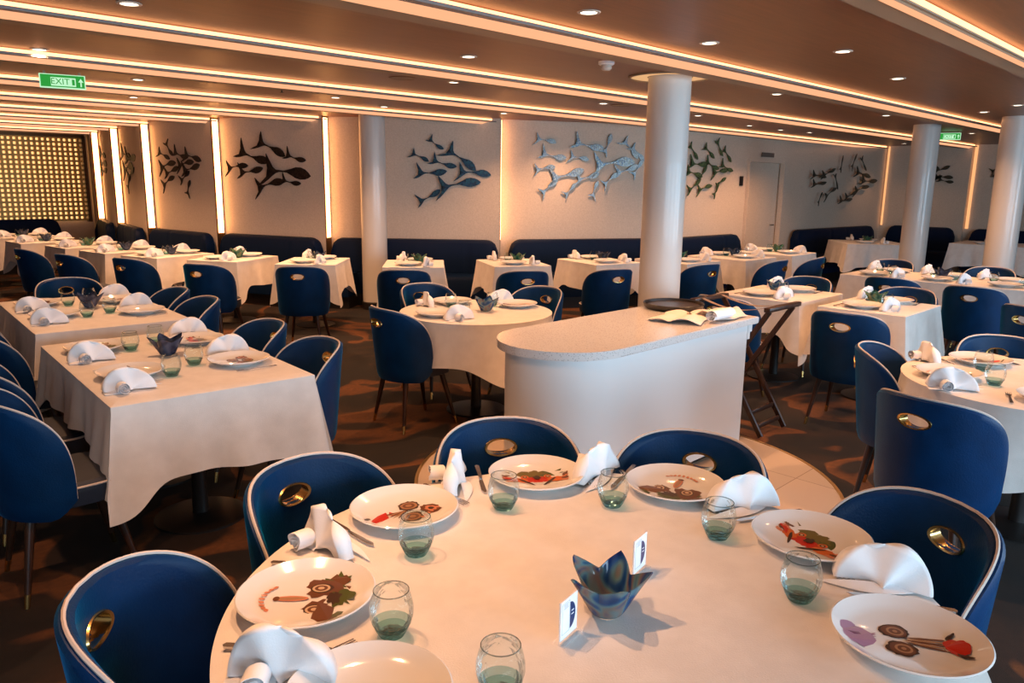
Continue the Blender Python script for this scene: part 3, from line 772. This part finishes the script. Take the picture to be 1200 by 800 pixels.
def make_napkin(big):
    t = empty('folded_napkin')
    R = .098; rnd = random.Random(3)
    b = BM()
    def fan(side):
        def fn(u, v):
            a = PI*(.01+.98*u); r = R*(.06+.94*v)
            tri = abs(((a*1.9+.35*side) % 1)-.5)*2
            x = -.012-r*math.cos(a)*1.06-.010*v*math.sin(a); z = .004+r*math.sin(a)*(1.06+.05*math.sin(a*2.4+.5*side))
            y = side*(.004+.034*(1-v)*math.sin(a)+.022*(1-math.sin(a))*v)+(.011*math.sin(a*4.6+1.3*side+.8))*v*math.sin(a)**.5+.020*math.cos(a)*v
            return Vector((x, y, max(.002, z)))
        return fn
    bm = b
    grid(bm, 61, 12, fan(1)); grid(bm, 61, 12, fan(-1))
    n = 61*12
    bm.verts.ensure_lookup_table()
    for i in range(60):
        a, c = bm.verts[i*12+11], bm.verts[(i+1)*12+11]; d, e = bm.verts[n+i*12+11], bm.verts[n+(i+1)*12+11]
        bm.faces.new((a, c, e, d))
    obj('fan', bm, M['napkin'], t, sharp=False)
    # rolled rosette at the seat end (-x)
    b = BM(); pts = []
    def roll(u, v):
        th = u*5.2*PI; r = .006+.0042*th/PI
        return Vector((-.050-.012*v*0+r*math.cos(th), -.030-.045*v+.004*math.sin(th*2), .027+r*math.sin(th)))
    grid(b, 70, 4, roll); solidify(b, .0012); obj('rolled_end', b, M['napkin'], t)
    # loose tails resting on the table
    b = BM()
    def tail(u, v): return Vector((-.11+.24*u, .014+.035*v*math.sin(PI*u)+.01*u, .004+.010*math.sin(PI*u)*(1-v)))
    grid(b, 14, 5, tail)
    def tail2(u, v): return Vector((-.12+.10*u, -.04+.06*v, .003+.022*u*(1-abs(2*v-1))))
    grid(b, 6, 6, tail2); solidify(b, .0015); obj('loose_tail', b, M['napkin'], t)
    return t
NAP = Proto(make_napkin(True), 'napkin')
def make_glass():
    t = empty('glass_tumbler')
    b = BM(); lathe(b, [(.034, .018), (.041, .032), (.0455, .05), (.0455, .068), (.041, .088), (.0365, .103)], 40); obj('bowl', b, M['glass'], t)
    b = BM(); lathe(b, [(0, .003), (.026, .003), (.030, .010), (.0345, .0185)], 40)
    lathe(b, [(0, .010), (.024, .011), (.033, .020), (.0405, .033)], 40); obj('thick_base', b, M['glass_teal'], t)
    b = BM(); tube(b, [(.0365*math.cos(2*PI*k/40), .0365*math.sin(2*PI*k/40), .1035) for k in range(40)], .0012, 6, True); obj('rim', b, M['glass_rim'], t)
    return t
GL = Proto(make_glass(), 'glass')
def make_votive(m):
    t = empty('votive_holder')
    b = BM(); n = 96
    def fn(u, v):
        a = 2*PI*u; k = 5
        c4 = abs(2*((a*k/(2*PI)) % 1)-1)**1.25    # pointed corners
        tuck = math.exp(-((u-.30)/.035)**2)
        r = .024+.032*v**.5+(.006+.036*c4-.024*tuck)*v**2.3
        z = .004+.074*v**1.4+(.028*c4-.026*tuck)*v**2.4
        return Vector((r*math.cos(a), r*math.sin(a), z))
    grid(b, n, 14, fn, True); lathe(b, [(0, .003), (.0202, .004)], n); bmesh.ops.remove_doubles(b, verts=b.verts, dist=.0004)
    solidify(b, .0028); obj('handkerchief_bowl', b, m, t)
    b = BM(); lathe(b, [(0, .009), (.0165, .009), (.0165, .022), (.014, .022), (.013, .020), (0, .020)], 20); tl = obj('tea_light', b, M['trimwhite'], t)
    b = BM(); lathe(b, [(0, .021), (.004, .023), (.0045, .027), (.0, .034)], 10); obj('flame', b, M['flame'], tl)
    return t
VO = {k: Proto(make_votive(M['swirl_'+k]), 'candle holder') for k in ('blue', 'navy', 'green')}
def cutl(kind):
    t = empty(kind if kind != 'knife' else 'table_knife')
    b = BM(); z = .006
    def blade(pts, th=.0022):
        v = [(x, y) for x, y in pts]; prism(b, v, z-.001, z-.001+th)
    if kind == 'knife':
        blade([(-.11, -.007), (-.02, -.005), (-.0, -.004), (-.0, .004), (-.02, .006), (-.11, .008), (-.115, 0)], .005)
        o = obj('handle', b, M['steel'], t); b = BM(); blade([(0, -.004), (.02, -.008), (.09, -.009), (.112, -.001), (.10, .006), (.02, .005), (0, .004)]); obj('blade', b, M['steel'], t)
    else:
        blade([(-.10, -.007), (.03, -.0035), (.03, .0035), (-.10, .007), (-.104, 0)], .003); obj('handle', b, M['steel'], t)
        b = BM(); blade([(.03, -.0035), (.045, -.011), (.062, -.012), (.062, .012), (.045, .011), (.03, .0035)])
        for k in range(4):
            y = -.0105+.007*k-.0; blade([(.062, y-.0015), (.10, y-.001), (.10, y+.001), (.062, y+.0015)])
        obj('tines', b, M['steel'], t)
    return t
KN = Proto(cutl('knife'), 'knife'); FO = Proto(cutl('fork'), 'fork')
PW = {'plain': 'empty white plate', 'eyes': 'white plate with brown shellfish face', 'lobster': 'white plate with red lobster',
      'claw': 'white plate with red claw', 'shell': 'white plate with purple shell'}
def setting(cx_, cy_, deg, tname, seat, kind='claw', cut=True, nap=(-.05, -.26), gls=(.17, -.12), glass=True, npj=0, plate=True, napk=True, prot=0):
    """cx, cy: plate centre; deg: from the seat towards the table centre"""
    a = math.radians(deg); ca, sa = math.cos(a), math.sin(a)
    def P(f, l, z=.751): return (cx_+f*ca-l*sa, cy_+f*sa+l*ca, z)
    where = '%s, %s' % (tname, seat)
    if plate: PL[kind].put(P(0, 0), a+math.radians(prot), PW[kind] + ' on ' + where)
    if napk: NAP.put(P(*nap), a+math.radians(npj), 'white fan-folded napkin on ' + where)
    if glass: GL.put(P(*gls), a, 'hammered tumbler with teal base on ' + where)
    if cut:
        KN.put(P(-.02, -.175), a+random.uniform(-.1, .1), 'steel knife on ' + where)
        FO.put(P(-.02, .175), a+random.uniform(-.1, .1), 'steel fork on ' + where)

# --- foreground round table
R1 = (1.27, 1.0)
table('round', R1[0], R1[1], 0, 'large round one in the foreground', 'white cloth over the large foreground round table', r=.80, drops=(.30,)*4, square=.12, folds=1.0, n=256, seed=4)
def fg(px, py, deg, seat, kind, **k): setting(px, py, deg, 'foreground round table', seat, kind, **k)
def ang(px, py): return math.degrees(math.atan2(R1[1]-py, R1[0]-px))
for px, py, seat, kind, npj in ((1.24, 1.64, 'before the upper left chair', 'claw', 0), (1.70, 1.56, 'before the chair left of centre', 'lobster', 0),
                           (1.95, 1.21, 'before the chair right of centre', 'eyes', 0), (1.90, .76, 'before the rightmost chair', 'lobster', 0),
                           (1.60, .42, 'at bottom right', 'shell', 0), (.80, 1.42, 'before the lower left chair', 'eyes', 0), (.70, 1.04, 'at bottom centre edge', 'plain', 0)):
    setting(px, py, ang(px, py), 'foreground round table', seat, kind, nap=(.02, -.26), gls=(.20, -.13), npj=npj, prot={'shell': -90, 'claw': 180}.get(kind, 0))
for bx, by, dg, lb in ((.42, 1.66, -41, 'navy chair at lower left of the foreground table'), (1.10, 2.03, -81, 'navy chair at upper left of the foreground table'),
                       (1.87, 1.90, -124, 'navy chair left of centre, before the white counter'), (2.27, 1.31, -163, 'navy chair right of centre, before the white counter'),
                       (2.24, .51, 152, 'navy chair at the right of the foreground table')):
    chair(bx, by, dg, lb)
VO['blue'].put((1.25, .93, .751), math.radians(20), 'blue glass handkerchief votive at the centre of the foreground table')
def card(x, y, deg, label):
    t = empty('table_card', (x, y, .751), math.radians(deg), label, 'card')
    b = BM(); box(b, (0, 0, .047), (.072, .003, .094)); obj('acrylic_stand', b, M['clearplate'], t, False)
    b = BM(); box(b, (0, 0, .050), (.066, .0034, .086)); bc = obj('paper', b, M['napkin'], t, False)
    for s in (-1, 1):
        b = BM(); y0 = s*.0019
        vs = [b.verts.new((.004+.022*math.sin(PI*k/16)*1.0, y0, .050+.030*math.cos(PI*k/16))) for k in range(17)]; b.faces.new(vs); obj('blue_half_round', b, M['p_navyp'], t, False)
        b = BM()
        for z, w2 in ((.082, .02), (.078, .016), (.074, .018)): box(b, (-.012, y0, z), (w2, .0004, .0014))
        for dx in (-.027, .002): box(b, (dx, y0, .052), (.0009, .0004, .068))
        for dz in (.018, .086): box(b, (-.0125, y0, dz), (.029, .0004, .0009))
        obj('printed_lines', b, M['p_greyp'], t, False)
        b = BM()
        for z in (.058, .050): box(b, (.014, s*.0022, z), (.010, .0003, .0022))
        obj('white_lettering', b, M['napkin'], t, False)
    b = BM(); box(b, (0, 0, .0015), (.076, .03, .003)); obj('stand_foot', b, M['clearplate'], t, False)
card(1.12, .93, 10, 'white and blue acrylic table card left of the foreground votive')
card(1.455, .99, 10, 'white and blue acrylic table card behind right of the foreground votive')

# --- T1, T2: the two long tables at left
def rectset(cx_, cy_, deg, tname, lst):
    a = math.radians(deg); ca, sa = math.cos(a), math.sin(a)
    for lx, ly, d, seat, kind, kw in lst:
        setting(cx_+lx*ca-ly*sa, cy_+lx*sa+ly*ca, deg+d, tname, seat, kind, **kw)
table('rect', 1.53, 4.02, -5, 'nearer long table at left', 'white cloth with lit front drop on the nearer long left table', w_=.9, d_=1.5, drops=(.36, .26, .26, .25), corner=.13, seed=1, n=280)
rectset(1.53, 4.02, -5, 'nearer long left table', [
    (-.25, -.27, 0, 'left side near', 'claw', dict(nap=(-.06, -.26), gls=(.15, -.12))), (-.25, .43, 0, 'left side far', 'eyes', dict(nap=(-.06, -.26), gls=(.15, -.12))),
    (.25, -.32, 180, 'right side near', 'claw', dict(nap=(-.02, -.25), gls=(.19, -.1))), (.25, .32, 180, 'right side far', 'lobster', dict(nap=(-.02, -.25), gls=(.19, -.1)))])
VO['navy'].put((1.56, 4.10, .751), .3, 'navy glass votive on the nearer long left table')
table('rect', 1.73, 5.9, -5, 'farther long table at left', 'white cloth on the farther long left table', w_=.9, d_=1.5, drops=(.33, .26, .26, .25), corner=.14, seed=2, n=260)
rectset(1.73, 5.9, -5, 'farther long left table', [
    (-.25, -.20, 0, 'left side near', 'claw', dict(nap=(-.06, -.25))), (-.25, .38, 0, 'left side far', 'eyes', dict(nap=(-.06, -.25))),
    (.25, -.35, 180, 'right side near', 'plain', dict(nap=(-.02, -.26))), (.25, .25, 180, 'right side far', 'claw', dict(nap=(-.02, -.26)))])
VO['navy'].put((1.76, 5.98, .751), .9, 'navy glass votive on the farther long left table')
chair(2.20, 3.52, 175, 'navy chair at right side of nearer long left table, nearer one')
chair(2.26, 4.2, 175, 'navy chair at right side of nearer long left table, farther one')
chair(2.38, 5.33, 175, 'navy chair at right side of farther long left table, nearer one')
chair(2.42, 5.93, 175, 'navy chair at right side of farther long left table, farther one')
chair(.58, 3.50, -3, 'navy chair at left side of nearer long left table, nearer one')
chair(.66, 4.17, -5, 'navy chair at left side of nearer long left table, farther one')
chair(.85, 5.1, -5, 'navy chair at left side of farther long left table, nearer one')
chair(.92, 5.85, -5, 'navy chair at left side of farther long left table, farther one')
chair(1.92, 7.12, -95, 'navy chair beyond the far end of the farther long left table')

# --- row of small tables along the banquette, left of the slim column
ROW = [('L1', 4.72, 7.88, 45, 'first banquette table left of the slim column'), ('L2', 4.18, 8.76, 28, 'second banquette table left of the slim column'),
       ('L3', 3.76, 9.62, 15, 'third banquette table left of the slim column'), ('L4', 3.55, 10.5, 8, 'fourth banquette table left of the slim column'),
       ('L5', 3.42, 11.5, 5, 'fifth banquette table left of the slim column'), ('L6', 3.2, 12.6, 3, 'sixth banquette table left of the slim column'),
       ('L7', 3.2, 13.8, 3, 'seventh banquette table left of the slim column'),
       ('M1', 5.45, 6.95, 50, 'banquette table just right of the slim column'), ('M2', 6.42, 6.34, 62, 'banquette table behind the small round table'),
       ('M3', 7.40, 5.84, 75, 'banquette table just left of the thick column'), ('M4', 8.28, 5.30, 85, 'banquette table just right of the thick column'),
       ('M5', 9.26, 5.1, 88, 'banquette table below the green fish shoal'), ('M6', 10.38, 5.05, 90, 'banquette table before the service door')]
vk = ['navy', 'green', 'navy', 'navy', 'green', 'navy', 'navy', 'green', 'green', 'navy', 'green', 'navy', 'green']
for i, (k, x, y, dg, nm) in enumerate(ROW):
    w_, d_ = (.8, .66)
    if k == 'M6' or k == 'M5': w_, d_ = .85, .75
    table('rect', x, y, dg, nm, 'white cloth on the ' + nm, w_=w_, d_=d_, drops=(.30, .27, .30, .27), corner=.17, seed=10+i, n=150)
    rectset(x, y, dg, nm, [(-.22, .06, 0, 'chair side', 'plain', dict(cut=False, nap=(-.06, -.20), gls=(.16, -.1))),
                           (.22, -.06, 180, 'banquette side', 'plain', dict(cut=False, nap=(-.06, -.20), gls=(.16, -.1)))])
    a = math.radians(dg)
    VO[vk[i]].put((x+.06*math.sin(a), y-.06*math.cos(a), .751), i*.7, '%s glass votive on the %s' % (vk[i], nm))
CHR = [(3.84, 6.72, 47, 0), (3.20, 7.52, 30, 1), (2.84, 8.52, 20, 2), (2.50, 9.35, 10, 3), (2.33, 10.3, 5, 4), (4.46, 5.86, 50, 7), (5.33, 5.06, 58, 8), (6.14, 4.60, 68, 9),
       (7.34, 4.27, 80, 10), (8.43, 3.98, 95, 11), (9.12, 3.84, 100, 12)]
for x, y, dg, k in CHR: chair(x, y, dg, 'navy chair seen from behind at the ' + ROW[k][4])

# --- small round table behind the counter
table('round', 3.78, 4.10, 0, 'small round one left of the white counter', 'white cloth in loose folds on the small round table left of the counter', r=.55, drops=(.30,)*4, square=.14, rot45=.3, folds=1.3, n=180, seed=8)
for a_, seat, kd in ((178, 'left side', 'plain'), (78, 'far side', 'plain'), (-12, 'right side', 'eyes')):
    r_ = .36; a2 = math.radians(a_); setting(3.78+r_*math.cos(a2), 4.10+r_*math.sin(a2), a_+180, 'small round table', seat, kd, cut=False, nap=(.03, -.22), gls=(.16, -.10))
VO['blue'].put((3.80, 4.02, .751), .5, 'blue glass votive on the small round table left of the counter')
chair(2.98, 4.20, -6, 'navy chair at the left of the small round table')
chair(3.95, 5.0, -96, 'navy chair at the far left of the small round table')
chair(4.64, 4.17, 184, 'navy chair at the right of the small round table')

# --- round table at the right edge
table('round', 4.42, .74, 0, 'round one at the right picture edge', 'white cloth on the round table at the right edge', r=.60, drops=(.28,)*4, square=.10, folds=1.3, n=180, seed=9)
def rs(a_, seat, kd, **k):
    a2 = math.radians(a_); setting(4.42+.40*math.cos(a2), .74+.40*math.sin(a2), a_+180, 'round table at right edge', seat, kd, **k)
rs(122, 'left side', 'eyes', gls=(.16, -.13)); rs(52, 'far side', 'claw'); rs(200, 'near side', 'lobster', gls=(.2, -.12))
VO['blue'].put((4.55, .64, .751), .2, 'blue glass votive on the round table at the right edge')
chair(4.24, 1.53, -78, 'navy chair with cream piping at far left of the right edge round table')
chair(3.32, .95, -10, 'navy chair seen from behind at near left of the right edge round table')
chair(5.10, 1.08, 208, 'navy chair behind the round table at the right edge')

# --- tables at right
table('rect', 6.42, 3.05, 0, 'square table behind the tray stand', 'white cloth on the square table behind the tray stand', w_=.85, d_=.75, drops=(.36, .27, .30, .27), corner=.14, seed=31, n=170)
rectset(6.42, 3.05, 0, 'square table behind tray stand', [(-.25, .05, 0, 'left side', 'plain', dict(nap=(-.02, -.22))), (.25, -.05, 180, 'right side', 'plain', dict(nap=(-.05, -.24)))])
VO['blue'].put((6.42, 3.09, .751), .2, 'blue glass votive on the square table behind the tray stand')
table('rect', 6.38, 2.19, 0, 'square table right of the tray stand', 'white cloth with bright near drop on the square table right of tray stand', w_=.8, d_=.65, drops=(.36, .26, .30, .27), corner=.12, seed=32, n=170)
rectset(6.38, 2.19, 0, 'square table right of tray stand', [(-.22, .05, 0, 'left side', 'plain', dict(nap=(.02, -.20))), (.24, -.02, 180, 'right side', 'claw', dict(nap=(-.05, -.24)))])
VO['green'].put((6.42, 2.24, .751), .5, 'green glass votive on the square table right of the tray stand')
table('rect', 8.82, 2.42, 0, 'long table before the right column', 'white cloth on the long table before the right column', w_=.85, d_=1.8, drops=(.34, .27, .30, .27), corner=.12, seed=33, n=220)
rectset(8.82, 2.42, 0, 'long table before right column', [(-.24, .62, 0, 'left side far', 'plain', dict(cut=False)), (-.24, .0, 0, 'left side middle', 'claw', dict(cut=False)), (-.24, -.6, 0, 'left side near', 'plain', dict(cut=False)),
    (.24, .55, 180, 'right side far', 'plain', dict(cut=False)), (.24, .0, 180, 'right side middle', 'plain', dict(cut=False)), (.24, -.55, 180, 'right side near', 'plain', dict(cut=False))])
VO['navy'].put((8.8, 2.44, .751), .5, 'navy glass votive on the long table before the right column')
table('rect', 13.55, 4.95, 40, 'far table right of the service door', 'white cloth in soft folds on the far table right of the door', w_=1.0, d_=1.0, drops=(.36,)*4, corner=.10, seed=34, n=170, folds=1.5)
rectset(13.55, 4.95, 40, 'far table right of the door', [(-.28, .15, 0, 'near side', 'plain', dict(cut=False)), (.28, -.1, 180, 'far side', 'plain', dict(cut=False))])
VO['green'].put((13.5, 4.95, .751), .5, 'green glass votive on the far table right of the door')
table('rect', 15.1, 3.45, 0, 'dim table at the far right end', 'dim white cloth on the table at the far right end', w_=1.0, d_=1.1, drops=(.36,)*4, corner=.10, seed=35, n=170, folds=1.5)
rectset(15.1, 3.45, 0, 'dim table at far right end', [(-.28, .1, 0, 'left side', 'plain', dict(cut=False)), (.28, -.1, 180, 'right side', 'plain', dict(cut=False))])
VO['navy'].put((15.0, 3.30, .751), .5, 'navy glass votive on the dim table at the far right end')
chair(5.22, 2.03, 4, 'navy chair seen from behind at the square table right of tray stand')
chair(5.22, 2.98, 0, 'navy chair half hidden behind the folding tray stand')
chair(7.08, 3.05, 180, 'navy chair at the right of the square table behind tray stand')
chair(6.98, 2.15, 180, 'navy chair facing left at the square table right of tray stand')
chair(7.60, 2.57, 0, 'navy chair seen from behind at left side of the long right table')
chair(7.48, 1.84, 0, 'navy chair seen from behind at near left of the long right table')
chair(6.55, 1.25, -20, 'navy chair half cut by the right edge before the long table')
chair(9.55, 3.15, 180, 'navy chair behind the long right table beside the column')
chair(9.55, 2.15, 180, 'navy chair behind the long right table at its near end')

# ------------------------------------------------------------------ white service counter
ct = empty('service_counter', (0, 0, 0), 0, 'white service counter with rounded left end and speckled stone top', 'counter')
def cap(x0, x1, y0, y1, k=28):
    r = (y1-y0)/2; cy_ = (y0+y1)/2; P = [(x1, y0), (x1, y1)]
    P = [(x1, y0)]
    for i in range(1): pass
    P += [(x1, y1)]
    for i in range(k+1):
        a = PI/2+PI*i/k; P.append((x0+r+r*math.cos(a), cy_+r*math.sin(a)))
    return P
b = BM(); prism(b, cap(2.73, 4.42, 2.29, 2.93), .06, .828); obj('body', b, M['body_white'], ct)
b = BM(); prism(b, cap(2.79, 4.36, 2.35, 2.87), .004, .0595); obj('plinth', b, M['dark'], ct)
b = BM(); fs = prism(b, cap(2.685, 4.47, 2.245, 2.975), .829, .872)
bmesh.ops.bevel(b, geom=[e for e in b.edges if abs(e.verts[0].co.z-e.verts[1].co.z) < 1e-5], offset=.004, segments=2, affect='EDGES'); obj('stone_top', b, M['stone'], ct)
b = BM(); box(b, (4.445, 2.31, .80), (.05, .05, .055)); box(b, (4.432, 2.31, .75), (.03, .05, .045)); obj('cornice_block', b, M['body_white'], ct, False)
tr = empty('serving_tray', (4.33, 2.78, .8725), 0, 'round black non-slip serving tray lying on the white counter', 'tray')
b = BM(); lathe(b, [(0, 0), (.17, 0), (.19, .012), (.20, .036), (.196, .04), (.19, .038), (.185, .02), (.17, .016), (0, .016)], 64); obj('tray_dish', b, M['black'], tr)
b = BM(); lathe(b, [(0, .017), (.168, .017), (.168, .026), (0, .026)], 48); obj('rubber_mat', b, mat('brown_black_mat', (.03, .016, .008), .3), tr)
def cloth_sheet(x, y, w_, d_, deg, z0, h, seed, label, m):
    b = BM(); rr = random.Random(seed); q = [rr.uniform(0, 6) for _ in range(4)]
    def fn(u, v):
        X, Y_ = (u-.5)*w_, (v-.5)*d_
        z = h*(.25+.75*abs(math.sin(u*6+q[0]+2*v)*math.cos(v*5+q[1])))*(.25+.75*math.sin(PI*min(1, max(0, v*.9+.05))))
        return Vector((X*(1+.08*math.sin(v*5+q[2])), Y_*(1+.1*math.sin(u*6+q[3])), z+.003))
    grid(b, 26, 22, fn); solidify(b, .002)
    o = obj('folded_cloth', b, m); o.location = (x, y, z0); o.rotation_euler = (0, 0, math.radians(deg)); tag(o, label, 'cloth'); return o
pinkcloth = mat('pale_napkin_cloth', (.80, .70, .64), .8)
cloth_sheet(4.00, 2.50, .34, .30, 12, .8725, .040, 1, 'pale crumpled cloth lying in the middle of the counter top', pinkcloth)
cloth_sheet(4.27, 2.42, .32, .26, -8, .8725, .055, 5, 'pale folded cloth at the right end of the counter top', pinkcloth)
b = BM(); 
def rollf(u, v): th = u*5*PI; r = .006+.0022*th; return Vector((-.11+.22*v, r*math.cos(th), .043+r*math.sin(th)*.9))
grid(b, 60, 6, rollf); solidify(b, .0015); o = obj('rolled_napkin', b, M['napkin']); o.location = (4.12, 2.315, .8722); tag(o, 'white rolled napkin lying along the front edge of the counter', 'napkin')
b = BM(); tube(b, [(0, 0, .006), (.13, .02, .006)], .004, 8); o = obj('pen', b, M['black']); o.location = (3.82, 2.62, .8725); tag(o, 'thin dark pen left of the cloths on the counter', 'pen')

# folding tray stand
ts = empty('tray_stand', (4.88, 2.56, 0), 0, 'dark wooden folding tray stand right of the white counter', 'stand')
for s in (1, -1):
    fr = BM()
    for k, x in enumerate((-.17, .17)):
        xx = x + (.012 if s > 0 else -.012)
        p0 = Vector((xx, -.27*s, .012)); p1 = Vector((xx, .27*s, .87)); d = p1-p0
        ro = d.to_track_quat('Z', 'Y').to_matrix()
        lb = BM(); box(lb, (p0+p1)/2, (.022, .034, d.length), ro, bev=.003); lg = obj('leg', lb, M['wood'], ts)
    rb = BM(); box(rb, (0, .275*s, .885), (.46, .045, .03), bev=.006); obj('top_rail', rb, M['wood'], ts)
    for zz in (.075, .16):
        rb = BM(); k = (zz-.012)/.858; box(rb, (0, -.27*s+.54*s*k, zz), (.34, .018, .03), bev=.003); obj('cross_rail', rb, M['wood'], ts)
for x in (-.13, .13):
    sb = BM(); grid(sb, 12, 2, lambda u, v: Vector((x-.02+.04*v, -.26+.52*u, .898-.05*math.sin(PI*u)))); solidify(sb, .002); obj('strap', sb, mat('tan_strap', (.25, .17, .12), .8), ts)

# ------------------------------------------------------------------ ceiling fittings
ORD = ['nearest the camera', 'second', 'third', 'fourth', 'fifth', 'sixth', 'seventh', 'eighth', 'ninth']
BAY = [(-9, 1.2, 'ceiling bay over the camera'), (1.2, 2.8, 'ceiling bay over the foreground table'), (2.8, 4.4, 'ceiling bay above the thick column'), (4.4, 6.0, 'ceiling bay behind the thick column'),
       (6.0, 7.6, 'ceiling bay above the slim column wall'), (7.6, 9.2, 'ceiling bay with the left fish panels'), (9.2, 20, 'ceiling towards the lattice')]
DL = [(.75, 1.90), (3.06, 2.53), (4.16, 2.53), (4.93, 2.07), (9.75, 2.5), (9.13, 2.05), (6.4, 2.25),
      (1.49, 4.05), (3.6, 3.99), (6.83, 3.43), (9.6, 3.46), (13.45, 3.57), (1.6, 5.95),
      (4.43, 5.09), (6.57, 5.2), (8.4, 5.2), (10.22, 5.5), (11.26, 5.55), (12.03, 5.45), (16.0, 5.38),
      (2.63, 7.09), (4.5, 6.98), (6.8, 6.90), (7.86, 6.70), (5.4, 7.4),
      (3.17, 8.7), (4.3, 8.4), (3.6, 10.1), (3.4, 11.8), (3.2, 13.4), (4.5, .75), (1.30, 1.66)]
DIM = {(1.30, 1.66): .62, (.75, 1.90): .9, (13.45, 3.57): .25, (16.0, 5.38): .2, (12.03, 5.45): .6, (9.75, 2.5): .6, (9.6, 3.46): .7,
       (3.17, 8.7): 1.4, (4.3, 8.4): 1.5, (3.6, 10.1): 1.5, (3.4, 11.8): 1.5, (3.2, 13.4): 1.5, (1.49, 4.05): .75, (3.06, 2.53): .8, (4.16, 2.53): .7}
def make_down():
    t = empty('ceiling_downlight')
    b = BM(); lathe(b, [(.040, -.001), (.041, -.006), (.056, -.005), (.058, -.001)], 28); obj('trim_ring', b, M['trimwhite'], t)
    b = BM(); lathe(b, [(0, -.003), (.040, -.0032)], 28); obj('lens', b, M['lamp'], t, fix=False)
    return t
DN = Proto(make_down(), 'light')
cnt = {}
for x, y in sorted(DL):
    for k, (a, c, nm) in enumerate(BAY):
        if a <= y < c: break
    i = cnt.get(k, 0); cnt[k] = i+1
    DN.put((x, y, H), 0, 'round recessed downlight, %s from the left in the %s' % (ORD[i] if i else 'first', nm))
    l = bpy.data.lights.new('downlight_beam', 'SPOT'); l.energy = SPOT*DIM.get((x, y), 1); l.color = (1, .50, .24); l.spot_size = math.radians(125); l.spot_blend = 1.0; l.shadow_soft_size = .03
    o = bpy.data.objects.new('downlight_beam', l); C.objects.link(o); o.location = (x, y, H-.02)
dt = empty('smoke_detector', (4.35, 3.43, H), 0, 'white domed smoke detector on the ceiling left of the thick column', 'detector')
b = BM(); lathe(b, [(0, -.001), (.055, -.001), (.055, -.018), (.045, -.024), (0, -.024)], 28); obj('base', b, M['napkin'], dt)
b = BM(); lathe(b, [(.0, -.0245), (.036, -.0245), (.038, -.045), (.025, -.058), (0, -.06)], 24); hd = obj('sensor_head', b, M['trimwhite'], dt)
for x, y, lb in ((3.99, 5.21, 'flat round ceiling speaker left of the navy fish shoal'), (6.83, 5.17, 'flat round ceiling speaker before the pale blue fish'), (12.25, 5.1, 'flat round ceiling speaker before the service door')):
    t = empty('ceiling_speaker', (x, y, H), 0, lb, 'speaker')
    b = BM(); lathe(b, [(.10, -.001), (.10, -.006), (.11, -.005), (.112, -.001)], 32); obj('rim', b, M['ceiling'], t)
    b = BM(); lathe(b, [(0, -.004), (.10, -.004)], 32); obj('grille', b, M['beam'], t, fix=False)
for x, y, lb in ((3.75, 6.7, 'small hanging sprinkler left of the navy fish shoal'), (3.1, 11.2, 'small hanging sprinkler near the lattice end'), (11.6, 4.6, 'small hanging sprinkler beside the right column')):
    t = empty('sprinkler', (x, y, H), 0, lb, 'sprinkler')
    b = BM(); lathe(b, [(0, -.001), (.03, -.001), (.03, -.006), (.008, -.008), (.006, -.035), (0, -.035)], 16); obj('stem', b, M['dark'], t)
    b = BM(); lathe(b, [(0, -.036), (.018, -.036), (.018, -.039), (0, -.039)], 16); obj('deflector', b, M['dark'], t)

def text(s, size, m, parent, loc, rot, name='lettering', ext=.001):
    cu = bpy.data.curves.new('t', 'FONT'); cu.body = s; cu.size = size; cu.extrude = ext; cu.align_x = 'CENTER'; cu.align_y = 'CENTER'
    o = bpy.data.objects.new('t', cu); C.objects.link(o); bpy.context.view_layer.update()
    me = bpy.data.meshes.new_from_object(o.evaluated_get(bpy.context.evaluated_depsgraph_get())); bpy.data.objects.remove(o)
    me.materials.clear(); me.materials.append(m)
    r = bpy.data.objects.new(name, me); C.objects.link(r); r.parent = parent; r.location = loc; r.rotation_euler = rot; return r
green = emit('exit_green', (.03, .34, .05), 1.0); signwhite = emit('exit_white', (.55, .95, .60), 1.0)
def exit_sign(x, y, z, rz, label, full=True):
    t = empty('exit_sign', (x, y, z), rz, label, 'sign'); t.scale = (.82, .82, .82)
    b = BM(); box(b, (0, .008, 0), (.37, .02, .125), bev=.004); obj('frame', b, signwhite, t)
    b = BM(); box(b, (0, -.0045, .002), (.35, .006, .105)); obj('green_panel', b, green, t, False)
    b = BM(); box(b, (0.005, -.0085, -.004), (.20, .002, .075)); obj('white_field', b, signwhite, t, False)
    text('EXIT', .075, green, t, (-.02, -.0105, -.004), (PI/2, 0, 0))
    # running figure in a doorway, simplified
    b = BM(); box(b, (.085, -.0105, -.004), (.022, .001, .05)); obj('door_pictogram', b, green, t, False)
    b = BM(); vs = [b.verts.new((px, -.0095, pz)) for px, pz in ((.140, -.04), (.152, -.04), (.152, .0), (.168, .0), (.146, .034), (.124, .0), (.140, .0))]; b.faces.new(vs); obj('arrow', b, signwhite, t, False)
    b = BM(); box(b, (-.14, .008, .0625+.012), (.02, .012, .024)); box(b, (.14, .008, .0625+.012), (.02, .012, .024)); obj('bracket', b, M['beam'], t, False)
exit_sign(1.93, 6.68, 2.365, math.radians(-14), 'green EXIT sign with arrow hanging from the ceiling at left')
exit_sign(12.9, 3.72, 2.41, math.radians(-75), 'small green EXIT sign hanging beyond the right edge column')
b = BM(); box(b, (12.35, 6.27, 2.16), (.42, .012, .07)); o = obj('door_nameplate', b, mat('grey_plate', (.12, .11, .10), .4), None, False); tag(o, 'small grey nameplate above the service door', 'sign')
b = BM(); box(b, (11.6, 6.31, 1.73), (.09, .02, .15), bev=.004); o = obj('wall_switch', b, M['dark']); tag(o, 'small black control panel on the wall left of the service door', 'switch')
